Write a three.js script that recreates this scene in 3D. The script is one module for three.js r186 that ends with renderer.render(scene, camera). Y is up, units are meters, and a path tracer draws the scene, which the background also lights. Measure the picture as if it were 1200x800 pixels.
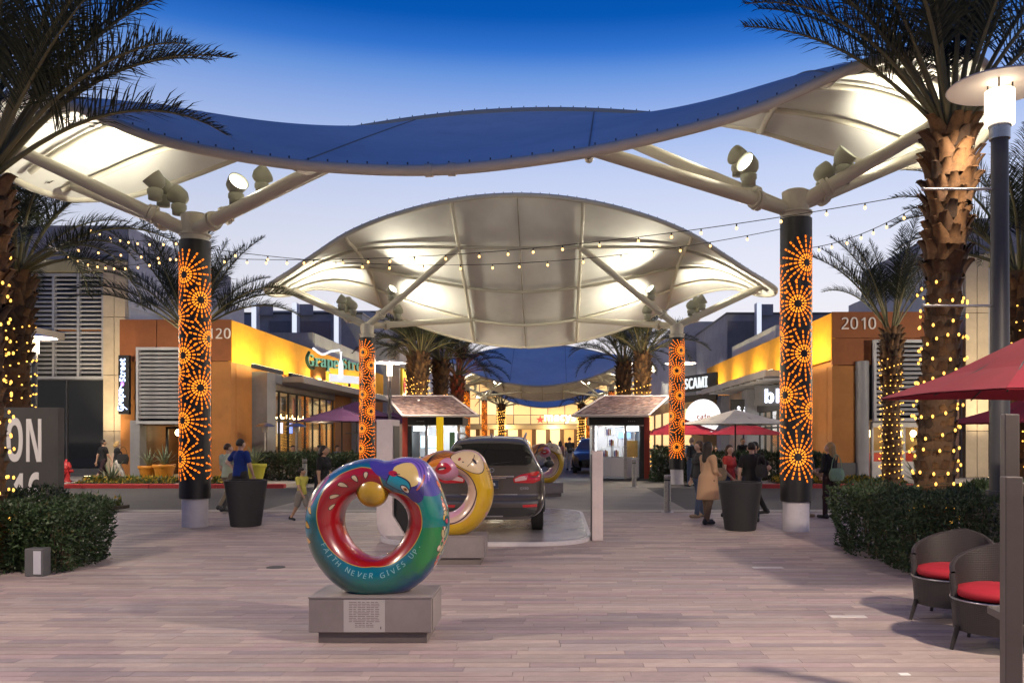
import * as THREE from 'three';
import { mergeGeometries, mergeVertices, toCreasedNormals } from 'three/addons/utils/BufferGeometryUtils.js';
import { RoundedBoxGeometry } from 'three/addons/geometries/RoundedBoxGeometry.js';
import { TextGeometry } from 'three/addons/geometries/TextGeometry.js';
import { MarchingCubes } from 'three/addons/objects/MarchingCubes.js';
import { TessellateModifier } from 'three/addons/modifiers/TessellateModifier.js';
import { FontLoader } from 'three/addons/loaders/FontLoader.js';
import { RectAreaLightUniformsLib } from 'three/addons/lights/RectAreaLightUniformsLib.js';

// ---------------------------------------------------------------- camera, sky, sun, exposure
const V3 = (x, y, z) => new THREE.Vector3(x, y, z);
const lerp = (a, b, t) => a + (b - a) * t;
const scene = new THREE.Scene();
const camera = new THREE.PerspectiveCamera(54.23, 1298 / 1024, 0.1, 900);
camera.position.set(0, 1.8, 0);
camera.lookAt(0, 1.8, -10);
camera.setViewOffset(1298, 1024, 0, 0, 1200, 800);   // shift lens: verticals stay vertical
scene.add(camera);

const EXPOSURE = 1.0;
// dusk sky: pale lavender at the horizon, deep blue overhead, a little darker away from the afterglow
const SUN_AZ = 0.35;                                  // afterglow ahead, a little to the right
{
  const W = 1024, H = 512, data = new Float32Array(W * H * 4);
  const T = [[0, .97, .86, .80], [4, .94, .88, .89], [9, .85, .85, .94], [12, .77, .80, .94], [14.5, .67, .73, .93], [17, .56, .65, .92], [19, .43, .56, .90], [21, .30, .45, .86], [22.9, .15, .33, .79],
    [24.3, .035, .19, .68], [26.2, .002, .105, .50], [30, .001, .075, .40], [45, .001, .055, .32], [90, .001, .046, .27]];
  for (let r = 0; r < H; r++) {
    const el = (r + .5) / H * 180 - 90, e = Math.max(0, el);
    let k = 0; while (k < T.length - 2 && T[k + 1][0] < e) k++;
    const a = T[k], b = T[k + 1], t = THREE.MathUtils.clamp((e - a[0]) / (b[0] - a[0]), 0, 1);
    for (let c = 0; c < W; c++) {
      const az = ((c + .5) / W - .5) * 2 * Math.PI;    // atan2(z, x)
      const ahead = Math.cos(az + Math.PI / 2 - SUN_AZ); // 1 towards the afterglow
      const m = lerp(.62 + .38 * ahead, .9, THREE.MathUtils.smoothstep(e, 14, 32)), i = (r * W + c) * 4;
      for (let q = 0; q < 3; q++) data[i + q] = (a[1 + q] + (b[1 + q] - a[1 + q]) * t) * m;
      data[i + 3] = 1;
    }
  }
  const sky = new THREE.DataTexture(data, W, H, THREE.RGBAFormat, THREE.FloatType);
  sky.mapping = THREE.EquirectangularReflectionMapping; sky.magFilter = sky.minFilter = THREE.LinearFilter; sky.needsUpdate = true;
  scene.background = sky; scene.environment = sky;
}
// what is left of the sun: the broad afterglow low over the far end of the street
const sun = new THREE.DirectionalLight(new THREE.Color(1, .78, .72), 0.3);
sun.position.set(Math.sin(SUN_AZ) * 100, 22, -Math.cos(SUN_AZ) * 100); sun.shadow.radius = 40; sun.castShadow = true;
Object.assign(sun.shadow.camera, { left: -60, right: 60, top: 60, bottom: -60, near: 1, far: 300 });
sun.name = 'afterglow'; scene.add(sun, sun.target);

const renderer = new THREE.WebGLRenderer();
renderer.toneMapping = THREE.LinearToneMapping;
renderer.toneMappingExposure = EXPOSURE;
renderer.shadowMap.enabled = true;
RectAreaLightUniformsLib.init();

// ---------------------------------------------------------------- helpers
function rng(seed) { let a = seed >>> 0; return () => { a = (a + 0x6D2B79F5) | 0; let t = Math.imul(a ^ (a >>> 15), 1 | a); t = (t + Math.imul(t ^ (t >>> 7), 61 | t)) ^ t; return ((t ^ (t >>> 14)) >>> 0) / 4294967296; }; }
const R = rng(11);
const lin = (r, g, b) => new THREE.Color().setRGB(r, g, b);
function noiseTex(size, seed, lo, hi, octaves, sx = 1, sy = 1) {   // tileable value noise, grey
  const rr = rng(seed), out = new Float32Array(size * size);
  let amp = 1, tot = 0;
  for (const n0 of octaves) {
    const nx = Math.max(1, Math.round(n0 * sx)), ny = Math.max(1, Math.round(n0 * sy)), g = new Float32Array(nx * ny).map(() => rr());
    for (let y = 0; y < size; y++) for (let x = 0; x < size; x++) {
      const fx = x / size * nx, fy = y / size * ny, ix = Math.floor(fx), iy = Math.floor(fy);
      let tx = fx - ix, ty = fy - iy; tx = tx * tx * (3 - 2 * tx); ty = ty * ty * (3 - 2 * ty);
      const q = (i, j) => g[(j % ny) * nx + (i % nx)];
      out[y * size + x] += amp * lerp(lerp(q(ix, iy), q(ix + 1, iy), tx), lerp(q(ix, iy + 1), q(ix + 1, iy + 1), tx), ty);
    }
    tot += amp; amp *= .72;
  }
  const d = new Uint8Array(size * size * 4);
  for (let i = 0; i < size * size; i++) { const v = 255 * THREE.MathUtils.clamp(lo + (hi - lo) * (out[i] / tot), 0, 1); d[i * 4] = d[i * 4 + 1] = d[i * 4 + 2] = v; d[i * 4 + 3] = 255; }
  const t = new THREE.DataTexture(d, size, size); t.wrapS = t.wrapT = THREE.RepeatWrapping; t.magFilter = THREE.LinearFilter; t.minFilter = THREE.LinearMipmapLinearFilter; t.needsUpdate = true;
  return t;
}
function rep(t, x, y = x) { const c = t.clone(); c.repeat.set(x, y); c.needsUpdate = true; return c; }
const N1 = noiseTex(512, 3, .68, 1.12, [4, 9, 23, 61, 140]);          // mottled
const N2 = noiseTex(256, 8, .35, 1.25, [16, 40, 90]);                 // fine grit
const NS = noiseTex(256, 15, .6, 1.15, [6, 20, 60], 1, 8);            // streaks
const N1m = rep(N1, .37), N1c = rep(N1, .09), N2m = rep(N2, 1.7), NSm = rep(NS, .5, .5);
function mat(r, g, b, rough = .7, o = {}) { return new THREE.MeshStandardMaterial({ color: lin(r, g, b), roughness: rough, ...o }); }
function phys(r, g, b, rough = .5, o = {}) { return new THREE.MeshPhysicalMaterial({ color: lin(r, g, b), roughness: rough, ...o }); }
function glow(r, g, b, s = 1) { const c = lin(Math.min(r, 1) * .6, Math.min(g, 1) * .6, Math.min(b, 1) * .6); return new THREE.MeshStandardMaterial({ color: c, roughness: .6, emissive: lin(r, g, b), emissiveIntensity: s }); }

const taken = {};
function numbered(n) { taken[n] = (taken[n] ?? -1) + 1; return taken[n] ? `${n}_${String(taken[n]).padStart(3, '0')}` : n; }
function thing(name, label, category, pos = [0, 0, 0], turn = 0, group) {
  const o = new THREE.Group(); o.name = numbered(name); o.position.set(...pos); o.rotation.y = turn;
  o.userData = { label, category }; if (group) o.userData.group = group; scene.add(o); return o;
}
function part(parent, name, geo, m, label) { const o = new THREE.Mesh(geo, m); o.name = name; if (label) o.userData.label = label; parent.add(o); return o; }
function single(name, label, category, geo, m, group) { const o = new THREE.Mesh(geo, m); o.name = numbered(name); o.userData = { label, category }; if (group) o.userData.group = group; scene.add(o); return o; }
function struct(name, geo, m) { const o = new THREE.Mesh(geo, m); o.name = name; o.userData = { kind: 'structure' }; scene.add(o); return o; }
function dup(root, pos, turn, label) { const r = root.clone(); r.name = numbered(root.name.replace(/_\d{3}$/, '')); r.userData = { ...root.userData }; if (label) r.userData.label = label; if (pos) r.position.set(...pos); if (turn !== undefined) r.rotation.y = turn; scene.add(r); return r; }

function plain(g) { let q = g.index ? g.toNonIndexed() : g; for (const k of Object.keys(q.attributes)) if (!['position', 'normal', 'uv'].includes(k)) q.deleteAttribute(k); if (!q.attributes.normal) q.computeVertexNormals(); if (!q.attributes.uv) q.setAttribute('uv', new THREE.BufferAttribute(new Float32Array(q.attributes.position.count * 2), 2)); q.morphAttributes = {}; return q; }
function boxUV(g) {  // uv in metres by the way each face points
  const p = g.attributes.position, n = g.attributes.normal, u = new Float32Array(p.count * 2);
  for (let i = 0; i < p.count; i++) {
    const ax = Math.abs(n.getX(i)), ay = Math.abs(n.getY(i)), az = Math.abs(n.getZ(i)), x = p.getX(i), y = p.getY(i), z = p.getZ(i);
    if (ay >= ax && ay >= az) { u[2 * i] = x; u[2 * i + 1] = z; } else if (ax >= az) { u[2 * i] = z; u[2 * i + 1] = y; } else { u[2 * i] = x; u[2 * i + 1] = y; }
  }
  g.setAttribute('uv', new THREE.BufferAttribute(u, 2)); return g;
}
function mg(...list) { return boxUV(mergeGeometries(list.flat(9).filter(Boolean).map(plain))); }
function bx(x0, x1, y0, y1, z0, z1) { const g = new THREE.BoxGeometry(Math.abs(x1 - x0), Math.abs(y1 - y0), Math.abs(z1 - z0)); g.translate((x0 + x1) / 2, (y0 + y1) / 2, (z0 + z1) / 2); return boxUV(plain(g)); }
function rbx(x0, x1, y0, y1, z0, z1, r = .01, seg = 2) { const g = new RoundedBoxGeometry(Math.abs(x1 - x0), Math.abs(y1 - y0), Math.abs(z1 - z0), seg, r); g.translate((x0 + x1) / 2, (y0 + y1) / 2, (z0 + z1) / 2); return boxUV(plain(g)); }
function rod(a, b, r0, r1 = r0, seg = 12, open = false) {
  const A = Array.isArray(a) ? V3(...a) : a, B = Array.isArray(b) ? V3(...b) : b, d = B.clone().sub(A), g = new THREE.CylinderGeometry(r1, r0, d.length(), seg, 1, open);
  g.applyQuaternion(new THREE.Quaternion().setFromUnitVectors(V3(0, 1, 0), d.clone().normalize())); g.translate(...A.clone().add(B).multiplyScalar(.5).toArray()); return plain(g);
}
function pipe(pts, r, seg = 40, rs = 8, closed = false) { return plain(new THREE.TubeGeometry(new THREE.CatmullRomCurve3(pts.map(p => Array.isArray(p) ? V3(...p) : p), closed), seg, r, rs, closed)); }
function ball(x, y, z, rx, ry = rx, rz = rx, ws = 16, hs = 12) { const g = new THREE.SphereGeometry(1, ws, hs); g.scale(rx, ry, rz); g.translate(x, y, z); return plain(g); }
function lathe(pts, seg = 24) { return plain(new THREE.LatheGeometry(pts.map(p => new THREE.Vector2(...p)), seg)); }
function at(g, x, y, z, ry = 0, rx = 0, rz = 0) { const q = g.clone(); if (rz) q.rotateZ(rz); if (rx) q.rotateX(rx); if (ry) q.rotateY(ry); q.translate(x, y, z); return q; }
function fromTris(pos, uv) { const g = new THREE.BufferGeometry(); g.setAttribute('position', new THREE.Float32BufferAttribute(pos, 3)); g.setAttribute('uv', new THREE.Float32BufferAttribute(uv ?? new Float32Array(pos.length / 3 * 2), 2)); g.computeVertexNormals(); return g; }
function grid(f, nu, nv, closeU = false) {  // smooth sheet from f(s, t) -> [x, y, z], both 0..1
  const pos = [], uv = [], idx = [];
  for (let j = 0; j <= nv; j++) for (let i = 0; i <= nu; i++) { const p = f(i / nu, j / nv); pos.push(p[0], p[1], p[2]); uv.push(i / nu, j / nv); }
  for (let j = 0; j < nv; j++) for (let i = 0; i < nu; i++) { const a = j * (nu + 1) + i, b = a + 1, c = a + nu + 1, d = c + 1; idx.push(a, b, d, a, d, c); }
  const g = new THREE.BufferGeometry(); g.setAttribute('position', new THREE.Float32BufferAttribute(pos, 3)); g.setAttribute('uv', new THREE.Float32BufferAttribute(uv, 2)); g.setIndex(idx); g.computeVertexNormals();
  if (closeU) { const n = g.attributes.normal; for (let j = 0; j <= nv; j++) { const a = j * (nu + 1), b = a + nu, v = V3(n.getX(a) + n.getX(b), n.getY(a) + n.getY(b), n.getZ(a) + n.getZ(b)).normalize(); n.setXYZ(a, v.x, v.y, v.z); n.setXYZ(b, v.x, v.y, v.z); } }
  return g;
}
const FONT = await new FontLoader().loadAsync('fonts/droid/droid_sans_regular.typeface.json');
const FONTB = await new FontLoader().loadAsync('fonts/droid/droid_sans_bold.typeface.json');
const SERIF = await new FontLoader().loadAsync('fonts/droid/droid_serif_bold.typeface.json');
function text(str, size, depth, font = FONT, sx = 1) { const g = new TextGeometry(str, { font, size, depth, curveSegments: 5, bevelEnabled: false }); g.computeBoundingBox(); const b = g.boundingBox; g.translate(-(b.min.x + b.max.x) / 2, -b.min.y, 0); g.scale(sx, 1, 1); return boxUV(plain(g)); }
function spot(x, y, z, tx, ty, tz, color, I, angle = .7, penumbra = .6, radius = 4, name = 'spot_lamp') { const l = new THREE.SpotLight(lin(...color), I, 0, angle, penumbra, 2); l.position.set(x, y, z); l.target.position.set(tx, ty, tz); l.castShadow = true; l.shadow.radius = radius; l.name = name; scene.add(l, l.target); return l; }
function lamp(x, y, z, color, I, radius = 4, name = 'point_lamp') { const l = new THREE.PointLight(lin(...color), I, 0, 2); l.position.set(x, y, z); l.castShadow = true; l.shadow.radius = radius; l.name = name; scene.add(l); return l; }
function area(x, y, z, tx, ty, tz, w, h, color, I, name = 'area_lamp') { const l = new THREE.RectAreaLight(lin(...color), I, w, h); l.position.set(x, y, z); l.lookAt(tx, ty, tz); l.name = name; scene.add(l); return l; }
function canvas(w, h, draw, srgb = true) { const c = document.createElement('canvas'); c.width = w; c.height = h; draw(c.getContext('2d'), w, h); const t = new THREE.CanvasTexture(c); if (srgb) t.colorSpace = THREE.SRGBColorSpace; t.magFilter = THREE.LinearFilter; return t; }

// shared materials
const M = {
  steel: mat(.62, .58, .47, .5, { map: N1m }), membrane: mat(.80, .79, .74, .62, { map: rep(N1, .05) }), dark: mat(.02, .021, .023, .55, { map: N1m }), black: mat(.006, .006, .007, .5),
  white: mat(.78, .77, .75, .55, { map: N1m }), grey: mat(.26, .26, .27, .6, { map: N1m }), darkgrey: mat(.09, .09, .095, .6, { map: N1m }), pole: mat(.055, .056, .062, .45, { map: N1m }),
  terracotta: mat(.30, .095, .025, .75, { map: N1m }), ochre: mat(.40, .16, .035, .75, { map: N1m }), orange: mat(.82, .36, .006, .8, { map: N1m }), tan: mat(.62, .50, .33, .75, { map: N1m }),
  slate: mat(.33, .33, .37, .8, { map: N1m }), panel: mat(.55, .54, .55, .75, { map: N1m }), concrete: mat(.40, .36, .31, .85, { map: rep(N1, .21) }), soil: mat(.06, .045, .03, .95, { map: N2m }),
  chrome: mat(.72, .72, .72, .18, { metalness: 1 }), brushed: mat(.5, .49, .47, .35, { metalness: 1, roughnessMap: rep(NS, 2) }),
  glass: phys(.9, .93, .93, .03, { transmission: 1, thickness: 0, ior: 1.5 }), tint: phys(.05, .055, .06, .04, { transmission: .6, thickness: 0, ior: 1.5 }),
  darkglass: phys(.010, .011, .012, .06, { ior: 1.5 }),
  wood: mat(.17, .085, .04, .6, { map: rep(NS, .7) }), soffit: mat(.35, .31, .26, .8, { map: N1m })
};
const WARM = [1, .78, .45], WARMW = [1, .88, .66], COOLW = [.92, .96, 1];
// ---------------------------------------------------------------- ground
function sheet(x0, x1, z0, z1, y) { const g = new THREE.PlaneGeometry(x1 - x0, z1 - z0); g.rotateX(-Math.PI / 2); g.translate((x0 + x1) / 2, y, (z0 + z1) / 2); return boxUV(plain(g)); }
struct('ground', sheet(-400, 400, -700, 200, -.06), mat(.10, .085, .07, .95, { map: N1c }));
struct('road', sheet(-90, 90, -30.3, -21.2, -.02), mat(.062, .06, .06, .85, { map: N1m, bumpMap: N2m, bumpScale: .004 }));
// crossing of pale concrete between the two plazas, and the street that runs on to the far store
struct('crossing_pavement', mg(bx(-7.2, 3.3, -.05, -.004, -30.3, -21.2)), mat(.24, .22, .195, .85, { map: rep(N1, .31), bumpMap: N2m, bumpScale: .003 }));
struct('street', mg(bx(-9.6, 7.2, -.05, -.002, -150, -37.2)), mat(.15, .135, .135, .8, { map: rep(N1, .27), bumpMap: N2m, bumpScale: .003 }));
struct('crossing_apron', mg(bx(-9.6, 7.2, -.05, -.006, -37.2, -30.3)), mat(.22, .205, .185, .85, { map: rep(N1, .23), bumpMap: N2m, bumpScale: .003 }));
struct('pavement', mg(bx(-90, -9.6, -.05, .11, -150, -30.6), bx(7.2, 90, -.05, .11, -150, -30.6)), M.concrete);
const redKerb = mat(.42, .03, .03, .7, { map: N1m });
for (const [a, b] of [[-26.4, -9.6], [7.2, 24]]) for (let x = a; x < b - .01; x += 2.4) single('kerb_stone', x < 0 ? 'red painted kerb stone along the road before the restaurant with purple parasols' : 'red painted kerb stone along the road before the building numbered 2010', 'kerb', rbx(x + .006, Math.min(x + 2.394, b), -.04, .125, -30.6, -30.3, .02), redKerb, x < 0 ? 'red kerb stones on the restaurant side' : 'red kerb stones on the 2010 side');
// flush concrete band where the plaza meets the road, and slabs of the far plaza rim
struct('plaza_edge', mg(bx(-40, 40, -.05, -.001, -21.2, -20.55)), M.concrete);
// plank pavers laid across the plaza: real stones with open joints over a dark bed
const bed = struct('plaza_paving', sheet(-40, 40, -20.55, 12, -.03), mat(.14, .115, .105, .95, { map: N2m }));
{
  const tones = [[.375, .295, .275], [.42, .335, .30], [.325, .255, .25], [.395, .295, .295], [.445, .355, .325], [.355, .29, .265], [.29, .235, .245], [.37, .31, .30]];
  const unit = new THREE.BoxGeometry(1, 1, 1); const r = rng(77), list = [];
  for (let j = 0; j < 200; j++) {
    const z = -3.4 - j * .1285; if (z < -20.48) break;
    let x = -13.5 - r() * .5;
    while (x < 11.5) { const L = [.6, .75, .9, 1.15][Math.floor(r() * 4)]; list.push([x + L / 2, z, L - .003, r(), r(), r()]); x += L; }
  }
  const inView = p => Math.abs(p[0]) < .62 * -p[1] && p[1] < -6.1;
  const near = list.filter(inView).sort((a, b) => b[1] - a[1]).slice(0, 300), isNear = new Set(near);
  const pm = tones.map(t => mat(t[0], t[1], t[2], .62, { map: rep(N1, 1.3, .4), bumpMap: rep(N2, 2, .6), bumpScale: .0012 }));
  for (const p of near) { const o = part(bed, 'paver', unit, pm[Math.floor(p[3] * 8)]); o.scale.set(p[2], .05, .1235); o.position.set(p[0], -.025 + (p[4] - .5) * .002, p[1]); }
  const rest = list.filter(p => !isNear.has(p));
  const im = new THREE.InstancedMesh(unit, mat(1, 1, 1, .62, { map: rep(N1, 1.3, .4), bumpMap: rep(N2, 2, .6), bumpScale: .0012 }), rest.length), m4 = new THREE.Matrix4(), c = new THREE.Color();
  rest.forEach((p, i) => { const t = tones[Math.floor(p[3] * 8)], k = .9 + .2 * p[5]; m4.compose(V3(p[0], -.025 + (p[4] - .5) * .002, p[1]), new THREE.Quaternion(), V3(p[2], .05, .1235)); im.setMatrixAt(i, m4); im.setColorAt(i, c.setRGB(t[0] * k, t[1] * k, t[2] * k)); });
  im.name = 'paver_field'; im.userData = { kind: 'stuff' }; bed.add(im);
  struct('plaza_outskirt', mg(bx(-40, -13.6, -.05, -.002, -20.55, 12), bx(11.6, 40, -.05, -.002, -20.55, 12), bx(-13.6, 11.6, -.05, -.002, -3.3, 12)), mat(.385, .295, .27, .65, { map: N1m }));
}
// small flush fittings in the plaza
for (const [x, z, w, d, lab] of [[2.95, -11.75, .42, .14, 'pale rectangular floor cover plate between the tall planters and the wicker chairs'], [2.95, -8.55, .36, .1, 'pale rectangular floor cover plate beside the wicker chairs']])
  single('floor_cover', lab, 'cover plate', rbx(x - w / 2, x + w / 2, -.005, .006, z - d / 2, z + d / 2, .003), mat(.62, .58, .56, .5, { map: N1m }));
{ const g = lathe([[0, .004], [.12, .004], [.13, 0], [.13, -.01]], 24); single('floor_drain', 'small dark round drain lid set in the plank paving', 'drain', at(g, -3.85, .002, -11.8), M.dark); }
{ const g = rbx(2.62, 2.70, -.005, .006, -6.5, -6.44, .003); single('floor_marker', 'tiny white marker set in the paving near the menu frame', 'marker', g, M.white); }

// ---------------------------------------------------------------- tensile shade canopies
const profU = [[0, 5.72], [.2, 5.88], [.35, 6.18], [.5, 6.62], [.68, 7.42], [.8, 7.82], [.92, 7.88], [1, 7.5]];
const profN = [[0, 9.85], [.22, 9.72], [.45, 9.32], [.63, 8.8], [.78, 8.1], [.9, 7.55], [1, 7.25]];
function table(T, u) { u = Math.abs(u); let k = 0; while (k < T.length - 2 && T[k + 1][0] < u) k++; const p = i => i < 0 ? [-T[1][0], T[1][1]] : T[Math.min(i, T.length - 1)]; const [a, b] = [p(k), p(k + 1)], t = (u - a[0]) / (b[0] - a[0]), m0 = (b[1] - p(k - 1)[1]) / (b[0] - p(k - 1)[0]) * (b[0] - a[0]), q = p(k + 2), m1 = (q[0] === b[0] ? (b[1] - a[1]) : (q[1] - a[1]) / (q[0] - a[0]) * (b[0] - a[0])); const t2 = t * t, t3 = t2 * t; return (2 * t3 - 3 * t2 + 1) * a[1] + (t3 - 2 * t2 + t) * m0 + (-2 * t3 + 3 * t2) * b[1] + (t3 - t2) * m1; }
// u -1..1 along the length, v -1 (edge that dips in the middle) .. 1 (edge that arches)
function canopyPoint(u, v) {
  const end = Math.max(0, Math.abs(u) - .9) / .1, dep = (1.8 + 2.5 * (1 - u * u)) * (1 - .22 * end * end);
  const w = (v + 1) / 2, y = lerp(table(profU, u), table(profN, u), w) + (1 - v * v) * (2.6 * u * u * (1 - u * u) - .12);
  return V3(9.35 * u + Math.sign(u) * .25 * (1 - v * v) * end, y, -v * dep);
}
const bolt = new THREE.CylinderGeometry(.012, .012, .05, 6);
function canopy(cx, cz, flip, turn, label, detail) {
  const t = thing('shade_canopy', label, 'canopy', [cx, 0, cz], turn + (flip ? Math.PI : 0), 'tensile shade canopies along the street');
  const F = (s, q) => canopyPoint(s * 2 - 1, q * 2 - 1);
  // skin: upper and lower face a few centimetres apart
  const up = grid((a, b) => F(a, b).toArray(), 96, 28), lo = grid((a, b) => F(1 - a, b).add(V3(0, -.03, 0)).toArray(), 96, 28);
  part(t, 'membrane', mg(up, lo), M.membrane);
  const loop = []; for (let i = 0; i <= 48; i++) loop.push(F(i / 48, 0)); for (let i = 1; i < 10; i++) loop.push(F(1, i / 10)); for (let i = 48; i >= 0; i--) loop.push(F(i / 48, 1)); for (let i = 9; i >= 1; i--) loop.push(F(0, i / 10));
  part(t, 'edge_tube', pipe(loop, .085, 320, 10, true), M.steel);
  if (detail) { const bs = []; for (let i = 2; i < 60; i++) for (const e of [0, 1]) { const p = F(i / 61, e); bs.push(at(bolt, p.x, p.y + .095, p.z)); } const b = part(t, 'edge_bolt', mg(bs), M.darkgrey); b.userData.kind = 'stuff'; const c = F(.497, 0), d = F(.506, 0); part(t, 'edge_coupling', rod(V3(c.x - .14, c.y, c.z), V3(c.x - .03, c.y, c.z), .1, .1, 14), M.steel); part(t, 'edge_coupling', rod(V3(d.x + .03, d.y, d.z), V3(d.x + .14, d.y, d.z), .1, .1, 14), M.steel); }
  for (const u of [-.64, -.235, .235, .64]) { const p = []; for (let i = 0; i <= 16; i++) p.push(canopyPoint(u, i / 8 - 1).add(V3(0, .006, 0))); part(t, 'top_seam', pipe(p, .014, 40, 6), M.soffit); }
  const drop = V3(0, -.17, 0);
  for (const u of [-.64, -.235, .235, .64]) { const p = []; for (let i = 0; i <= 16; i++) p.push(canopyPoint(u, i / 8 - 1).add(i > 0 && i < 16 ? drop : V3(0, -.03, 0))); part(t, 'cross_rib', pipe(p, .07, 40, 8), M.steel); }
  { const p = []; for (let i = 0; i <= 16; i++) p.push(canopyPoint(0, i / 8 - 1).add(V3(0, -.04, 0))); part(t, 'seam_cord', pipe(p, .022, 40, 6), M.soffit); }
  for (const v of [-.55, -.05, .5]) for (const [a, b] of [[-.97, -.64], [-.64, -.235], [-.235, .235], [.235, .64], [.64, .97]]) { const p = []; for (let i = 0; i <= 8; i++) p.push(canopyPoint(lerp(a, b, i / 8), v).add(drop)); part(t, 'long_rib', pipe(p, .062, 24, 8), M.steel); }
  for (const s of [-1, 1]) for (const [u, v] of [[.95, .5], [.95, -.5], [.235, .5], [.235, -.55]]) {
    const a = V3(s * 5.94, 6.05, 0), b = canopyPoint(s * u, v).add(V3(0, -.18, 0)), d = b.clone().sub(a).normalize();
    const st = part(t, 'strut', rod(a.clone().addScaledVector(d, .12), b, .13, .115, 16), M.steel);
    const c = a.clone().addScaledVector(d, .72); part(st, 'strut_flange', mg(rod(c, c.clone().addScaledVector(d, .09), .19, .19, 16), rod(c.clone().addScaledVector(d, .11), c.clone().addScaledVector(d, .16), .17, .17, 16)), M.steel);
  }
  return t;
}
const CX = -1.22;
canopy(CX - .07, -16.8, false, -.067, 'wave shaped white canopy whose dark blue upper side rises above its dipping edge', true).rotation.set(0, -.067, .02, 'YXZ');
canopy(CX, -32.7, true, 0, 'white leaf shaped canopy with its lit ribbed underside over the parked car', true);
canopy(CX, -70, false, 0, 'distant blue topped canopy between the date palms, over the street beyond the kiosks', false);
canopy(CX, -88, true, 0, 'distant canopy with lit underside and struts, second before the glowing store front', false);
canopy(CX, -118, false, 0, 'distant blue topped canopy just before the glowing store front', false);

// ---------------------------------------------------------------- columns with fire-work pattern of glowing slots
const slotGlow = glow(1, .20, .006, 1.9), slotGlowHot = glow(1, .27, .015, 2.4), sleeveMat = mat(.016, .015, .017, .42, { map: N1m });
function column(x, z, yTop, bursts, label, label2) {
  const t = thing('canopy_column', label, 'column', [x, 0, z], 0, 'canopy columns with glowing firework sleeves');
  part(t, 'base_pipe', rod([0, -.01, 0], [0, .6, 0], .25, .25, 32), mat(.66, .62, .66, .5, { map: N1m }));
  const Rr = .30; part(t, 'sleeve', mg(lathe([[.255, .57], [Rr, .57], [Rr, yTop], [.2, yTop]], 48)), sleeveMat);
  for (const b of bursts) {
    const pos = [], hot = [];
    for (let k = 0; k < 20; k++) for (let q = 0; q < 6; q++) {
      const a = k / 20 * Math.PI * 2 + .07, r0 = [.075, .125, .20, .29, .38, .465][q], r1 = r0 + [.04, .048, .058, .06, .055, .05][q]; if (q === 0 && k % 2) continue;
      const rm = (r0 + r1) / 2, cx = b[0] * Rr + Math.cos(a) * rm, cy = b[1] + Math.sin(a) * rm;
      if (cy > yTop - .1 || cy < .95) continue;
      let own = true; for (const o of bursts) { if (o === b) continue; let dx = cx - o[0] * Rr; const C = 2 * Math.PI * Rr; dx -= Math.round(dx / C) * C; if (Math.hypot(dx, cy - o[1]) < rm) { own = false; break; } }
      if (!own || rm > b[2]) continue;
      const w = q < 2 ? .012 : .0145, P = (rr, ww) => { const X = b[0] * Rr + Math.cos(a) * rr - Math.sin(a) * ww, Y = b[1] + Math.sin(a) * rr + Math.cos(a) * ww, f = X / Rr, q2 = Rr + .004; return [Math.sin(f) * q2, Y, Math.cos(f) * q2]; };
      const A = P(r0, -w), B = P(r1, -w), C2 = P(r1, w), D = P(r0, w); (q < 2 ? hot : pos).push(...A, ...B, ...C2, ...A, ...C2, ...D);
    }
    if (pos.length) { const o = part(t, 'light_burst', fromTris(pos), slotGlow); if (hot.length) part(o, 'burst_core', fromTris(hot), slotGlowHot); }
  }
  part(t, 'hub', mg(rod([0, yTop - .02, 0], [0, yTop + .12, 0], .27, .27, 32), rod([0, yTop + .12, 0], [0, yTop + .52, 0], .235, .27, 32), lathe([[0, yTop + .58], [.2, yTop + .56], [.235, yTop + .52]], 32), lathe([[.27, yTop + .1], [.31, yTop + .11], [.31, yTop + .14], [.27, yTop + .15]], 32)), M.steel);
  return t;
}
const burstA = [[-.35, 5.02, .52], [-1.1, 4.18, .42], [-.43, 3.42, .55], [.75, 2.78, .45], [-.5, 2.13, .5], [-.75, 1.36, .5]];
const burstB = [[.45, 5.1, .5], [-.15, 4.32, .5], [.25, 3.38, .52], [.85, 2.3, .55], [-.15, 1.42, .55]];
const back = (l, s) => l.concat(l.map(b => [b[0] + Math.PI + s, b[1] - .2, b[2]]), l.slice(1, 4).map(b => [b[0] + Math.PI / 2 + .3, b[1] + .35, .42]), l.slice(1, 4).map(b => [b[0] - Math.PI / 2 - .3, b[1] + .3, .42]));
column(-7.24, -17.2, 5.74, back(burstA, .4), 'black column with glowing orange fireworks beside the planter with the man in blue');
column(4.66, -16.4, 5.98, back(burstB, -.3), 'black column with glowing orange fireworks beside the blonde woman with the mint bag');
column(-7.16, -32.7, 5.6, back(burstA, .1), 'black column with orange fireworks beside the purple parasols');
column(4.72, -32.7, 5.6, back(burstB, .2), 'black column with orange fireworks in the hedge by the man with the backpack');
for (const z of [-70, -88, -118]) for (const s of [-1, 1]) column(CX + s * 5.94, z, 5.6, back(s < 0 ? burstA : burstB, .3), `far orange glowing column under the ${z === -70 ? 'third canopy along the street, behind the date palms' : z === -88 ? 'fourth canopy along the street' : 'fifth canopy, close to the glowing store front'}`);

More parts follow.
